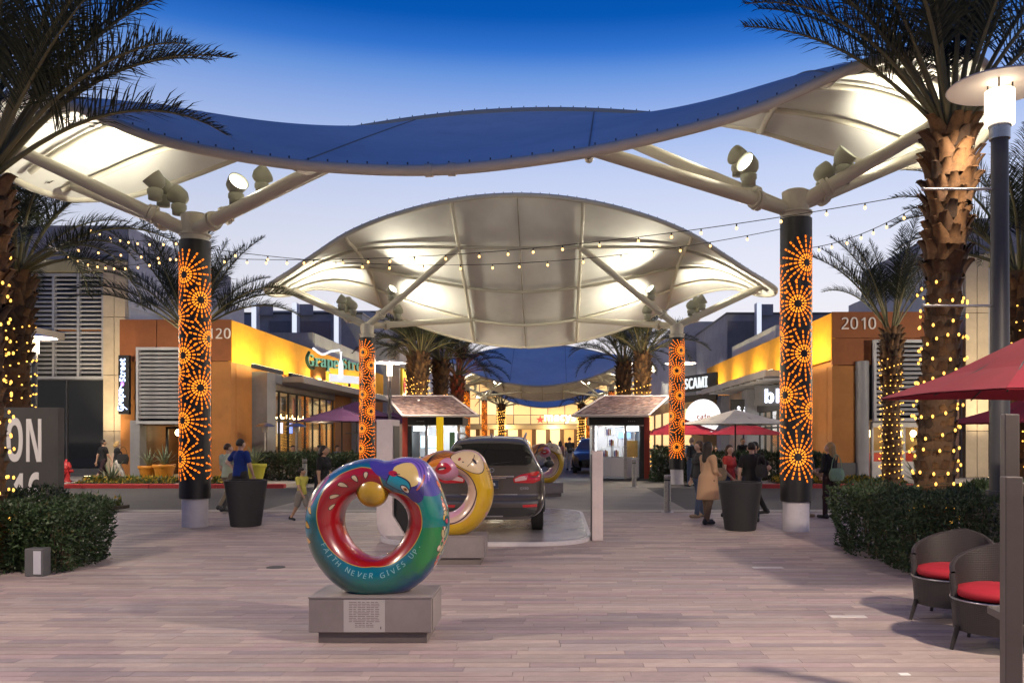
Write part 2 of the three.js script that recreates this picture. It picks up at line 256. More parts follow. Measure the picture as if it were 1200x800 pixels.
// floodlights on the struts
const floodMat = mat(.34, .34, .26, .55), floodFace = glow(1, .97, .82, 9), cable = mat(.02, .022, .02, .6);
function flood(p, aim, lit, label, I, color = [1, .93, .74]) {
  const t = thing('floodlight', label, 'floodlight', p, 0, 'floodlights on the canopy struts');
  part(t, 'mount', mg(lathe([[0, 0], [.13, 0], [.13, .1], [.15, .12], [.15, .2], [.09, .24], [.06, .3]], 18)), floodMat);
  const d = V3(...aim).sub(V3(p[0], p[1] + .38, p[2])).normalize(), q = new THREE.Quaternion().setFromUnitVectors(V3(0, 1, 0), d);
  const hg = lathe([[0, -.19], [.1, -.17], [.17, -.08], [.19, .03], [.2, .12], [.185, .12], [.17, .06]], 20); hg.applyQuaternion(q); hg.translate(0, .38, 0); part(t, 'housing', hg, floodMat);
  const lg = lathe([[.178, .075], [.1, .085], [0, .09]], 20); lg.applyQuaternion(q); lg.translate(0, .38, 0); part(t, 'lens', lg, lit ? floodFace : mat(.5, .5, .45, .2));
  if (lit && I) { const c = V3(p[0], p[1] + .38, p[2]).addScaledVector(d, .17); spot(c.x, c.y, c.z, ...aim, color, I, 1.2, 1, 5, 'floodlight_beam'); }
}
function world(cx, cz, flip, turn, l) { const a = turn + (flip ? Math.PI : 0); return V3(cx + l.x * Math.cos(a) + l.z * Math.sin(a), l.y, cz - l.x * Math.sin(a) + l.z * Math.cos(a)); }
for (const [cz, flip, turn, lbl, I] of [[-16.8, false, -.067, 'the near wave shaped canopy', 30], [-32.7, true, 0, 'the leaf shaped canopy over the car', 36], [-70, false, 0, 'the distant third canopy', 160], [-88, true, 0, 'the distant fourth canopy', 160], [-118, false, 0, 'the last canopy before the store', 160]])
  for (const s of [-1, 1]) for (const [u, v, f, au, av, lit] of [[.95, .5, .30, .9, .25, 1], [.95, -.5, .26, .82, -.4, 1], [.235, .5, .28, .35, .45, 1], [.235, -.55, .28, .4, -.4, 1], [.95, .5, .17, .9, .2, 0]]) {
    if (cz < -50 && (!lit || v < 0)) continue;
    const a = V3(s * 5.94, 6.05 + (cz === -16.8 ? s * .12 : 0), 0), b = canopyPoint(s * u, v), p = a.clone().lerp(b, f).add(V3(0, .12, 0)), w = world(CX, cz, flip, turn, p), aim = world(CX, cz, flip, turn, canopyPoint(s * au, av));
    flood([w.x, w.y, w.z], aim.toArray(), lit, `${lit ? 'lit' : 'unlit'} round floodlight clamped to a strut under ${lbl}`, I);
  }
// ---------------------------------------------------------------- buildings
const jointed = (t, name, x0, x1, y0, y1, z0, z1, nx, ny, m, axis = 'x') => {  // cladding panels with open joints, each a part
  for (let i = 0; i < nx; i++) for (let j = 0; j < ny; j++) {
    const g = .012, ya = lerp(y0, y1, j / ny) + g, yb = lerp(y0, y1, (j + 1) / ny) - g;
    if (axis === 'x') part(t, name, bx(lerp(x0, x1, i / nx) + g, lerp(x0, x1, (i + 1) / nx) - g, ya, yb, z0, z1), m);
    else part(t, name, bx(x0, x1, ya, yb, lerp(z0, z1, i / nx) + g, lerp(z0, z1, (i + 1) / nx) - g), m);
  }
};
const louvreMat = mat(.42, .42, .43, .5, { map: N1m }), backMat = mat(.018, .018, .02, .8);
function louvre(t, x0, x1, y0, y1, z, n, bays) {  // frame with tilted slats
  const L = part(t, 'louvre_frame', mg(bx(x0, x1, y1 - .12, y1, z - .1, z + .12), bx(x0, x1, y0, y0 + .12, z - .1, z + .12), ...Array.from({ length: bays + 1 }, (_, i) => { const x = lerp(x0 + .05, x1 - .05, i / bays); return bx(x - .05, x + .05, y0 + .12, y1 - .12, z - .09, z + .11); })), louvreMat);
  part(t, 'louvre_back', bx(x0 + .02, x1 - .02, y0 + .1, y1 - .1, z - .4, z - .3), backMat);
  for (let b = 0; b < bays; b++) for (let k = 0; k < n; k++) { const xa = lerp(x0 + .05, x1 - .05, b / bays) + .055, xb = lerp(x0 + .05, x1 - .05, (b + 1) / bays) - .055, y = lerp(y0 + .2, y1 - .16, (k + .5) / n); const g = bx(xa, xb, -.035, .035, -.055, .055); g.rotateX(.55); g.translate(0, y, z); part(L, 'louvre_slat', g, louvreMat); }
}
function mullions(x, z0, z1, y0, y1, nz, rows, t, m, glass, d = .05) {  // glazed wall in a plane of constant x
  for (let i = 0; i <= nz; i++) { const z = lerp(z0, z1, i / nz); part(t, 'mullion', bx(x - d, x + d, y0, y1, z - .04, z + .04), m); }
  for (const y of [y0, ...rows, y1]) part(t, 'transom', bx(x - d + .004, x + d - .004, y - .04, y + .04, z0, z1), m);
  const ys = [y0, ...rows, y1]; for (let i = 0; i < nz; i++) for (let j = 0; j < ys.length - 1; j++) { const za = lerp(z0, z1, i / nz), zb = lerp(z0, z1, (i + 1) / nz), s = Math.sign(zb - za) * .045; part(t, 'pane', bx(x - .006, x + .006, ys[j] + .045, ys[j + 1] - .045, za + s, zb - s), glass); }
}
const bulbWarm = glow(1, .72, .34, 14), bulbWhite = glow(1, .95, .85, 14);
function pendant(x, y, z, I, label, white, group = 'pendant lamps in the shop interiors') { const t = thing('pendant_lamp', label, 'lamp', [x, y, z], 0, group); part(t, 'cord', rod([0, .14, 0], [0, 1.0, 0], .01, .01, 5), M.black); part(t, 'bulb', ball(0, 0, 0, .13, .15, .13), white ? bulbWhite : bulbWarm); if (I) lamp(x, y, z, white ? [1, .95, .85] : WARM, I, 5, 'pendant_glow'); }

// --- restaurant at the corner (number 120)
{
  const t = thing('restaurant_building', 'restaurant with glowing orange fascia, terracotta front and number 120', 'building');
  jointed(t, 'terracotta_panel', -18.35, -13.62, 5.0, 6.77, -36.15, -36, 3, 1, M.terracotta);
  part(t, 'core_wall', mg(bx(-18.35, -13.9, 4.9, 6.7, -37, -36.2), bx(-18.35, -17.75, 0.1, 4.98, -37, -36.1), bx(-24, -14.2, 6.3, 6.5, -72, -37)), M.ochre);
  part(t, 'corner_pier', bx(-14.5, -13.62, 0.1, 4.98, -36.5, -35.98), M.ochre); part(t, 'corner_return', bx(-13.9, -13.6, 0.1, 4.98, -38.4, -36.5), M.ochre);
  part(t, 'grey_pillar', bx(-15.0, -14.52, .1, 5.2, -36.3, -35.75), M.grey); part(t, 'grey_pillar', bx(-17.75, -17.35, .1, 2.5, -36.3, -35.7), M.grey);
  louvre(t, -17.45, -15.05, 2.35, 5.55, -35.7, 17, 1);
  part(t, 'entrance_wall', mg(bx(-17.4, -15.0, 2.3, 2.5, -39.5, -36.0), bx(-17.45, -15, .1, 2.4, -39.6, -39.45), bx(-17.5, -17.4, .1, 2.4, -39.5, -36.3), bx(-15.05, -14.95, .1, 2.4, -39.5, -36.3)), M.wood);
  part(t, 'entrance_door', mg(bx(-16.95, -16.85, .12, 2.25, -37.3, -37.22), bx(-16.0, -15.9, .12, 2.25, -37.3, -37.22), bx(-16.95, -15.9, 2.15, 2.25, -37.3, -37.22)), M.dark);
  // glowing side fascia
  jointed(t, 'fascia_panel', -13.75, -13.6, 4.95, 6.75, -36.02, -68, 8, 1, M.orange, 'z');
  part(t, 'fascia_core', bx(-14.2, -13.78, 4.6, 6.7, -68, -36.3), M.ochre);
  // portal and awning slab
  part(t, 'portal_frame', mg(bx(-14.2, -12.95, .1, 4.75, -39.7, -38.5), bx(-14.0, -12.93, 4.3, 4.76, -40.6, -39.7)), M.grey);
  part(t, 'awning_slab', mg(bx(-13.55, -11.95, 4.42, 4.68, -64, -40.6)), M.soffit);
  for (const [a, b] of [[-41.3, -39.7], [-57.5, -53.2], [-68, -60]]) part(t, 'side_wall', bx(-13.95, -13.65, .1, 4.6, a, b), M.ochre);
  for (const [a, b] of [[-58.6, -57.5], [-60, -59.3]]) part(t, 'side_pillar', bx(-14.2, -13.2, .1, 4.4, a, b), M.slate);
  part(t, 'lintel', bx(-13.95, -13.65, 4.1, 4.62, -53.2, -41.3), M.soffit);
  mullions(-13.8, -41.3, -53.2, .15, 4.08, 8, [2.65], t, M.dark, M.glass);
  part(t, 'interior_wall', mg(bx(-20.2, -20, .1, 4.3, -53.5, -41), bx(-20, -14, .1, 4.3, -53.6, -53.3), bx(-20, -14, .1, 4.3, -41.1, -40.8)), mat(.42, .24, .10, .8, { map: N1c }));
  part(t, 'interior_ceiling', bx(-20, -13.95, 4.3, 4.5, -53.5, -41), mat(.30, .22, .15, .8)); part(t, 'interior_floor', bx(-20, -13.95, .09, .13, -53.5, -41), M.wood);
  part(t, 'counter', bx(-18.4, -17.7, .13, 1.2, -52, -44), M.wood);
  const posterTones = [[.55, .12, .05], [.75, .45, .12], [.12, .10, .09], [.65, .30, .08], [.32, .33, .36], [.7, .6, .42]];
  for (let i = 0; i < 11; i++) part(t, 'hanging_banner', bx(-14.5, -14.46, 2.85, 3.95, -42 - i * 1.0, -41.35 - i * 1.0), mat(...posterTones[(i * 5) % 6], .7, { map: N1m }));
  part(t, 'parapet_block', mg(bx(-20, -13.85, 6.72, 7.8, -49.3, -49)), M.slate); jointed(t, 'parapet_panel', -14.1, -13.8, 6.76, 7.8, -49.3, -61, 6, 1, M.panel, 'z');
  part(t, 'awning_fascia', bx(-11.95, -11.9, 4.38, 4.70, -64, -40.6), mat(.45, .41, .35, .6, { map: N1m }));
  // fascia wash: linear lamps on top of the awning
  for (let i = 0; i < 6; i++) { const z = -37.6 - i * 5.0; const w = thing('wash_light', 'linear wash light on the awning of the restaurant numbered 120', 'light', [0, 0, 0], 0, 'linear wash lights on the restaurant awning'); part(w, 'housing', bx(-12.68, -12.52, 4.70, 4.86, z - 1.9, z + 1.9), M.dark); part(w, 'glowing_tube', bx(-12.67, -12.56, 4.862, 4.875, z - 1.85, z + 1.85), glow(1, .86, .55, 5)); area(-12.6, 4.9, z, -13.62, 5.9, z, 3.7, .1, [1, .84, .38], 120, 'fascia_wash'); }
  for (const [z, x] of [[-43, -16], [-46.5, -15.4], [-50, -16.3]]) pendant(x, 3.2, z, 10, 'glowing pendant lamp inside the restaurant with the banners', false, 'pendant lamps in the restaurant');
  for (let i = 0; i < 6; i++) pendant(-15.1, 2.95, -46.4 - i * 1.05, 0, 'glowing pendant lamp inside the restaurant with the banners', false, 'pendant lamps in the restaurant');
  for (const x of [-16.7, -15.6]) pendant(x, 2.0, -37.9, 1.6, 'small warm lamp in the dark restaurant entrance', false, 'lamps in the restaurant entrance');
  for (const [z, c] of [[-43.7, [.1, .2, 1]], [-45.3, [.75, .75, 1]], [-47.0, [.2, .35, 1]]]) { const s = thing('wall_screen', `television screen on the restaurant wall showing a ${c[0] > .5 ? 'pale' : c[1] > .3 ? 'light blue' : 'deep blue'} picture`, 'screen'); part(s, 'bezel', bx(-14.62, -14.55, 1.95, 2.62, z - .5, z + .5), M.black); part(s, 'screen', bx(-14.549, -14.54, 2.0, 2.57, z - .45, z + .45), glow(...c, 2.2)); }
  const num = thing('house_number', 'raised pale number 120 on the terracotta front', 'number sign'); '120'.split('').forEach((c, i) => part(num, 'digit', at(text(c, .43, .05), -14.42 + i * .35 - .06, 5.95, -35.99), mat(.75, .68, .6, .5)));
}
// hanging sign, reading upwards, beside the entrance
{
  const t = thing('blade_sign', 'vertical black sign with glowing Grape Street lettering beside the louvres', 'sign');
  part(t, 'sign_box', rbx(-18.1, -17.66, 2.75, 5.2, -35.62, -35.42, .02), M.black); part(t, 'sign_bracket', mg(bx(-17.9, -17.84, 4.6, 4.7, -36.0, -35.6), bx(-17.9, -17.84, 3.1, 3.2, -36, -35.6)), M.dark);
  const a = text('Grape', .24, .02, FONTB), b = text('Street', .24, .02, FONTB);
  for (const [g, y] of [[a, 3.35], [b, 4.58]]) { const q = g.clone(); q.rotateZ(Math.PI / 2); q.translate(-17.80, y, -35.415); part(t, 'lettering', q, glow(.55, .68, 1, 3)); }
  const swoosh = pipe([[-17.72, 2.95, -35.4], [-17.98, 3.2, -35.4], [-18.02, 3.8, -35.4], [-17.9, 4.0, -35.4]], .02, 20, 6); part(t, 'swoosh', swoosh, glow(.6, .7, 1, 2.5));
  part(t, 'glass_emblem', mg(ball(-17.92, 4.0, -35.4, .07, .09, .02, 10, 8)), glow(.55, .2, .9, 2.5));
}
// main restaurant sign over the awning
{
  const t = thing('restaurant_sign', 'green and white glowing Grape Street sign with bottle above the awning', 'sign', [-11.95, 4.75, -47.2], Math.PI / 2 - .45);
  part(t, 'backing_box', rbx(-1.9, -.9, .15, 1.0, -.3, -.08, .02), M.ochre); part(t, 'sign_post', mg(bx(-1.2, -1.1, -.1, .3, -.2, -.1), bx(1.1, 1.2, -.1, .3, -.2, -.1)), M.dark);
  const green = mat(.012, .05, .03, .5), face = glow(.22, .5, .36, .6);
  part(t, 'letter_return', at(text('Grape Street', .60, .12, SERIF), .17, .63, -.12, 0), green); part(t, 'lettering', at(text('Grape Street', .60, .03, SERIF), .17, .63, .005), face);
  part(t, 'initial_scroll', pipe([[-2.35, 1.55, .05], [-2.55, 1.2, .05], [-2.35, .75, .05], [-2.0, .7, .05]], .08, 20, 8), green);
  part(t, 'bottle', at(lathe([[0, 0], [.13, 0], [.13, .75], [.05, 1.0], [.05, 1.35], [.07, 1.36], [.07, 1.42], [0, 1.42]], 14), .1, .35, .12), glow(.9, .92, .95, 1.2));
  part(t, 'ribbon', pipe([[-2.1, 1.75, .1], [-1.4, 1.5, .1], [-.7, 1.72, .1], [0, 1.85, .1]], .06, 24, 8), glow(.9, .92, .95, 1.1));
  part(t, 'cafe_plate', rbx(-.7, 2.0, .08, .5, -.05, .06, .02), glow(.9, .92, .97, .8));
}
// --- shop at the corner (number 2010)
{
  const t = thing('shop_building', 'corner shop with glowing orange fascia, terracotta front and number 2010', 'building');
  jointed(t, 'terracotta_panel', 11.42, 15.6, 4.75, 6.95, -35.15, -35, 2, 2, M.terracotta);
  part(t, 'core_wall', mg(bx(11.7, 16.4, 4.6, 6.85, -36, -35.2), bx(11.9, 22, 6.3, 6.5, -70, -36)), M.ochre);
  part(t, 'corner_pier', bx(11.42, 12.35, .1, 4.72, -35.6, -34.98), M.ochre); part(t, 'corner_return', bx(11.4, 11.7, .1, 4.72, -38, -35.6), M.ochre);
  part(t, 'pier_base', bx(11.35, 12.9, .1, .75, -35.62, -34.9), M.darkgrey);
  part(t, 'grey_pillar', rod([12.65, .1, -34.95], [12.65, 4.9, -34.95], .27, .27, 20), M.grey); part(t, 'brown_pier', bx(15.75, 16.5, .1, 6.9, -35.6, -34.7), mat(.12, .06, .04, .7, { map: N1m }));
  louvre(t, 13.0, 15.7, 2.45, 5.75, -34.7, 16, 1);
  part(t, 'shop_front', mg(bx(13, 15.7, 2.2, 2.45, -35.1, -34.75), bx(13, 15.7, .1, .8, -35.1, -34.8), bx(13.0, 13.08, .8, 2.2, -35.05, -34.85), bx(14.3, 14.38, .8, 2.2, -35.05, -34.85), bx(15.62, 15.7, .8, 2.2, -35.05, -34.85), bx(13.08, 15.62, 1.18, 1.24, -35.0, -34.9)), mat(.55, .53, .5, .5, { map: N1m }));
  for (const [a, b] of [[13.08, 14.3], [14.38, 15.62]]) part(t, 'pane', bx(a, b, .82, 2.18, -34.96, -34.948), M.glass);
  part(t, 'interior_wall', mg(bx(12.8, 16, .1, 2.5, -39.2, -39), bx(12.8, 13, .1, 2.4, -39, -35.2), bx(15.9, 16, .1, 2.4, -39, -35.2), bx(12.8, 16, 2.4, 2.5, -39, -35.2)), mat(.52, .38, .2, .8, { map: N1c }));
  part(t, 'counter', bx(13.2, 15.5, .1, 1.1, -37.4, -36.8), mat(.35, .04, .03, .5));
  for (const x of [13.5, 14.15, 14.8, 15.35]) pendant(x, 1.95, -36.4, 2.2, 'glowing pendant lamp in the shop window below the 2010 louvres', false, 'pendant lamps behind the 2010 shop window');
  jointed(t, 'fascia_panel', 11.4, 11.55, 4.95, 6.9, -35.02, -63.5, 7, 1, M.orange, 'z'); part(t, 'fascia_core', bx(11.58, 12.0, 4.5, 6.85, -63.5, -35.3), M.ochre);
  part(t, 'portal_frame', mg(bx(10.75, 12, .1, 4.75, -38.8, -37.6)), M.slate);
  part(t, 'awning_slab', bx(9.75, 11.4, 4.62, 4.86, -56, -39.2), M.soffit); part(t, 'awning_fascia', bx(9.7, 9.75, 4.58, 4.9, -56, -39.2), mat(.45, .41, .35, .6, { map: N1m }));
  for (let i = 0; i < 12; i++) part(t, 'soffit_slat', bx(9.85, 11.3, 4.5, 4.6, -40.2 - i * 1.25 - .12, -40.2 - i * 1.25 + .12), mat(.5, .5, .52, .5));
  part(t, 'side_wall', bx(11.45, 11.75, .1, 4.6, -40.2, -38.8), M.darkgrey); part(t, 'sign_band', bx(11.45, 11.75, 3.2, 4.55, -48, -40.2), M.darkgrey);
  part(t, 'side_pillar', bx(10.9, 11.8, .1, 4.5, -49.4, -48), M.slate); part(t, 'side_pillar', bx(10.9, 11.8, .1, 4.5, -57, -55.6), M.slate); part(t, 'pale_wall', bx(11.45, 11.75, .1, 4.6, -55.6, -49.4), mat(.6, .46, .36, .8, { map: N1m }));
  mullions(11.6, -40.2, -48, .15, 3.2, 6, [2.3], t, M.dark, M.glass);
  part(t, 'interior_room', mg(bx(17, 17.2, .1, 4.3, -49, -40), bx(11.8, 17, .1, 4.3, -48.5, -48.2), bx(11.8, 17, .1, 4.3, -40.1, -39.8), bx(11.8, 17, 4.2, 4.3, -48.5, -40)), mat(.4, .26, .16, .8, { map: N1c }));
  for (const z of [-41.5, -43, -44.5, -46]) pendant(12.6, 2.6, z, 5, 'violet white pendant lamp inside the shop beneath the slatted awning', true, 'pendant lamps under the slatted awning shop');
  part(t, 'parapet_panel', bx(11.7, 12, 6.86, 7.7, -56, -45), M.panel);
  for (let i = 0; i < 5; i++) { const z = -36.7 - i * 5.4; const w = thing('wash_light', 'linear wash light on the awning of the shop numbered 2010', 'light', [0, 0, 0], 0, 'linear wash lights on the 2010 awning'); part(w, 'housing', bx(10.34, 10.50, 4.87, 5.01, z - 1.5, z + 1.5), M.dark); part(w, 'glowing_tube', bx(10.36, 10.46, 5.012, 5.025, z - 1.45, z + 1.45), glow(1, .86, .55, 5)); area(10.4, 5.05, z, 11.4, 6.0, z, 2.9, .1, [1, .84, .38], 120, 'fascia_wash'); }
  const num = thing('house_number', 'raised pale number 2010 on the terracotta corner', 'number sign'); '2010'.split('').forEach((c, i) => part(num, 'digit', at(text(c, .48, .05), 11.95 + i * .37, 6.22, -34.99), mat(.75, .68, .6, .5)));
}
// signs on the 2010 side
{
  const t = thing('shop_sign', 'black sign with pale CAMI lettering along the pale shop wall', 'sign', [9.6, 4.9, -57.5], -Math.PI / 2 + .35); part(t, 'sign_box', rbx(-2.6, 2.6, 0, 1.1, -.15, 0, .02), M.black); part(t, 'lettering', at(text('SCAMI', .72, .05, FONTB), 0, .18, .004), glow(.8, .85, .85, 1.1)); part(t, 'lower_board', rbx(-2.6, 2.6, -.7, -.25, -.12, 0, .02), M.black);
  const n = thing('neon_sign', 'glowing blue white letters bl under the slatted awning', 'sign', [10.85, 3.45, -40.9], -.35); part(n, 'sign_board', rbx(-1.2, 1.0, -.15, .85, -.12, -.02, .02), M.darkgrey); part(n, 'lettering', at(text('blo', .62, .05, FONTB), -.1, 0, 0), glow(.75, .82, 1, 5));
  const r = thing('restroom_sign', 'small black sign with two white figures on the slate pillar', 'sign', [10.85, 3.2, -48.7], -.3); part(r, 'sign_plate', rbx(-.75, .6, -.6, .75, -.08, 0, .02), M.black);
  for (const s of [-.28, .12]) part(r, 'figure', mg(ball(s, .28, .02, .09, .09, .03, 10, 8), rbx(s - .13, s + .13, -.1, .17, .005, .03, .01), bx(s - .09, s - .015, -.4, -.1, .005, .03), bx(s + .015, s + .09, -.4, -.1, .005, .03)), glow(.9, .92, 1, 1.6));
  const d = thing('round_sign', 'large round glowing white sign above the white parasol', 'sign', [9.2, 2.95, -52.5]); part(d, 'sign_disc', at(lathe([[0, .1], [1.02, .1], [1.08, .04], [1.08, -.1], [0, -.1]], 36), 0, .1, 0, 0, Math.PI / 2), glow(1, .97, .95, 1.25)); part(d, 'sign_arm', rod([.9, .1, -.05], [2.3, .1, -.05], .05), M.dark); part(d, 'lettering', at(text('cafe', .3, .02, FONTB), 0, -.05, .11), mat(.6, .12, .1, .5));
}
// --- tan clad shops on the outer corners
function tanBlock(s, zf, label, x0, x1) {  // s -1: x decreases outward
  const t = thing('tan_building', label, 'building'), X = v => s * v, b = (a, c, y0, y1, z0, z1) => bx(Math.min(X(a), X(c)), Math.max(X(a), X(c)), y0, y1, z0, z1);
  const a = x0;
  for (let i = 0; i < 2; i++) for (let j = 0; j < 4; j++) part(t, 'tan_panel', b(a + .48 * i + .012, a + .48 * i + .468, [.12, 2.05, 4.45, 6.95][j] + .012, [2.05, 4.45, 6.95, 9.4][j] - .012, zf - .3, zf), M.tan);
  part(t, 'side_wall', b(a - .02, a + .2, .1, 9.4, zf - 14, zf - .32), M.panel); part(t, 'core', b(a + .2, x1, 4.3, 9.4, zf - 14, zf - .6), M.soffit);
  part(t, 'upper_storey', b(a + .0, x1, 9.45, 10.9, zf - 12, zf - .1), M.slate); for (let i = 0; i < 4; i++) part(t, 'upper_panel', b(a - .06, a - .02, 7.4, 10.88, zf - .2 - i * 2.5 - 2.46, zf - .2 - i * 2.5), M.panel);
  part(t, 'soffit_band', b(a + .98, x1, 8.9, 9.42, zf - .6, zf - .05), mat(.5, .42, .22, .8));
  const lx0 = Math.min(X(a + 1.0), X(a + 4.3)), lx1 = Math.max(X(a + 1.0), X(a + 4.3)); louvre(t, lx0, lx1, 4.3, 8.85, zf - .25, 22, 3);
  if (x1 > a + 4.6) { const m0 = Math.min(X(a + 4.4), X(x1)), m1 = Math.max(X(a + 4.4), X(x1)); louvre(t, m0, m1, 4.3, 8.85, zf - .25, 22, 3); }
  for (let i = 0; i < 5; i++) part(t, 'shop_window', b(a + 1.0 + i * 1.7, a + 1.0 + i * 1.7 + 1.64, .45, 4.25, zf - .35, zf - .335), M.tint);
  part(t, 'shop_interior', mg(b(a + .3, x1, .1, 4.3, zf - 5.2, zf - 5), b(a + .25, a + .45, .1, 4.3, zf - 5, zf - .62), b(x1 - .2, x1, .1, 4.3, zf - 5, zf - .62), b(a + .3, x1, .1, .14, zf - 5, zf - .62)), mat(.07, .06, .055, .8, { map: N1m })); for (let i = 0; i < 4; i++) part(t, 'clothes_rack', b(a + 1.5 + i * 1.7, a + 2.6 + i * 1.7, .9, 1.7, zf - 3.2 - (i % 2), zf - 2.9 - (i % 2)), mat(.05 + .05 * (i % 3), .06, .05, .9, { map: N1m }));
  for (let i = 0; i < 11; i++) part(t, 'reflected_bulb', ball(s * (a + 1.3 + i * .55), 2.75 + .3 * Math.sin(i * 2.3), zf - 1.6 - (i % 3) * .7, .045, .045, .045, 8, 6), bulbWarm);  // glowing balls behind the panes stand for reflections of bulbs in the glass
  part(t, 'window_frame', mg(b(a + .98, x1, 4.25, 4.32, zf - .42, zf - .25), b(a + .98, x1, .1, .44, zf - .42, zf - .25), ...Array.from({ length: 6 }, (_, i) => b(a + .96 + i * 1.7, a + 1.0 + i * 1.7, .44, 4.25, zf - .4, zf - .26))), M.darkgrey);
  part(t, 'eyebrow_slab', b(a + 2.6, x1, 5.95, 6.25, zf, zf + 2.4), M.soffit);
  for (const k of [0.25, .75]) { const u = part(t, 'wall_uplight', mg(b(a + k - .1, a + k + .1, .11, .2, zf + 1.45, zf + 1.75)), M.dark); part(u, 'uplight_lens', b(a + k - .08, a + k + .08, .2, .21, zf + 1.48, zf + 1.72), glow(1, .8, .5, 4)); }
  spot(X(a + .5), .3, zf + 1.6, X(a + .5), 6.0, zf, [1, .80, .52], 110, .55, .8, 6, 'wall_uplight');
  return t;
}
tanBlock(-1, -36.6, 'tall tan clad shop with louvres and dark windows behind the red hydrant', 18.4, 27.5);
tanBlock(1, -35.4, 'tall tan clad shop with louvres behind the lamp post and red parasols', 17.1, 26);
// --- grey building with upright fins behind the roofs, both sides
function finBlock(x0, x1, z, h, label, fins) {
  const t = thing('grey_building', label, 'building'); part(t, 'main_wall', bx(x0, x1, .1, h, z - 14, z), M.slate); part(t, 'roof_edge', bx(x0 - .05, x1 + .05, h + .002, h + .15, z - 14, z + .05), M.darkgrey);
  const n = Math.round((x1 - x0) / 2.2); for (let i = 0; i < n; i++) part(t, 'wall_panel', bx(lerp(x0, x1, i / n) + .05, lerp(x0, x1, (i + 1) / n) - .05, 5.6, h - .5, z + .004, z + .05), i % 3 === 1 ? M.slate : mat(.19 + .03 * (i % 2), .19, .215, .8, { map: N1m }));
  for (const fx of fins) { const f = part(t, 'fin', bx(fx - .16, fx + .16, 5.5, h + .75, z + .06, z + .9), mat(.78, .78, .82, .6)); part(f, 'glow_strip', bx(fx - .17, fx + .17, 5.5, h + .74, z + .902, z + .93), glow(.85, .9, 1, .9)); part(f, 'fin_bracket', mg(bx(fx + .2, fx + 1.2, h - .1, h + .72, z + .2, z + .3)), M.slate); }  // fin edges glow to stand for bright sky reflected on them
}
finBlock(-26, -14.4, -64, 11.0, 'blue grey building with white fins behind the restaurant roof', [-22.2, -19.2, -16.1]);
finBlock(13.0, 26, -64, 11.0, 'blue grey building with white fins behind the 2010 roof', [15.2, 22.5]);
{ const t = thing('street_block', 'pale block with warm lit base beyond the restaurant and its palms', 'building'); part(t, 'upper_wall', bx(-26, -13.2, 5.2, 13.5, -128, -79), M.panel); part(t, 'lower_wall', bx(-26, -12.9, .1, 5.15, -128, -70), mat(.5, .3, .12, .8, { map: N1m })); for (let i = 0; i < 8; i++) { part(t, 'lit_window', bx(-12.9, -12.87, .5, 4.2, -74 - i * 6.2 - 4.4, -74 - i * 6.2), glow(1, .62, .25, 1.1)); } }
{ const t = thing('street_block', 'pale block with shop fronts beyond the shop numbered 2010', 'building'); part(t, 'upper_wall', bx(11.6, 26, 5.2, 12.5, -128, -79), M.panel); part(t, 'lower_wall', bx(11.3, 26, .1, 5.15, -128, -64.5), mat(.5, .3, .12, .8, { map: N1m })); for (let i = 0; i < 8; i++) { part(t, 'lit_window', bx(11.27, 11.3, .5, 4.2, -70 - i * 6.6 - 4.6, -70 - i * 6.6), glow(1, .66, .3, 1.1)); } }
{ const t = thing('tall_shop', 'tall narrow pale shop with warm wall wash between restaurant and palms', 'building'); part(t, 'main_wall', bx(-22, -13.4, .1, 10.2, -78.8, -68.4), M.panel); part(t, 'tower', bx(-13.4, -12.4, .1, 9.6, -74, -68.5), mat(.6, .52, .42, .8, { map: N1m })); const s = part(t, 'yellow_banner', bx(-12.38, -12.2, 3.2, 7.4, -70.6, -68.8), mat(.85, .6, .02, .6)); part(s, 'red_flower', mg(ball(-12.18, 6.0, -69.7, .05, .7, .7, 8, 8)), mat(.7, .02, .02, .6)); lamp(-11.6, 5.2, -71.5, WARM, 30, 8, 'wall_wash'); }
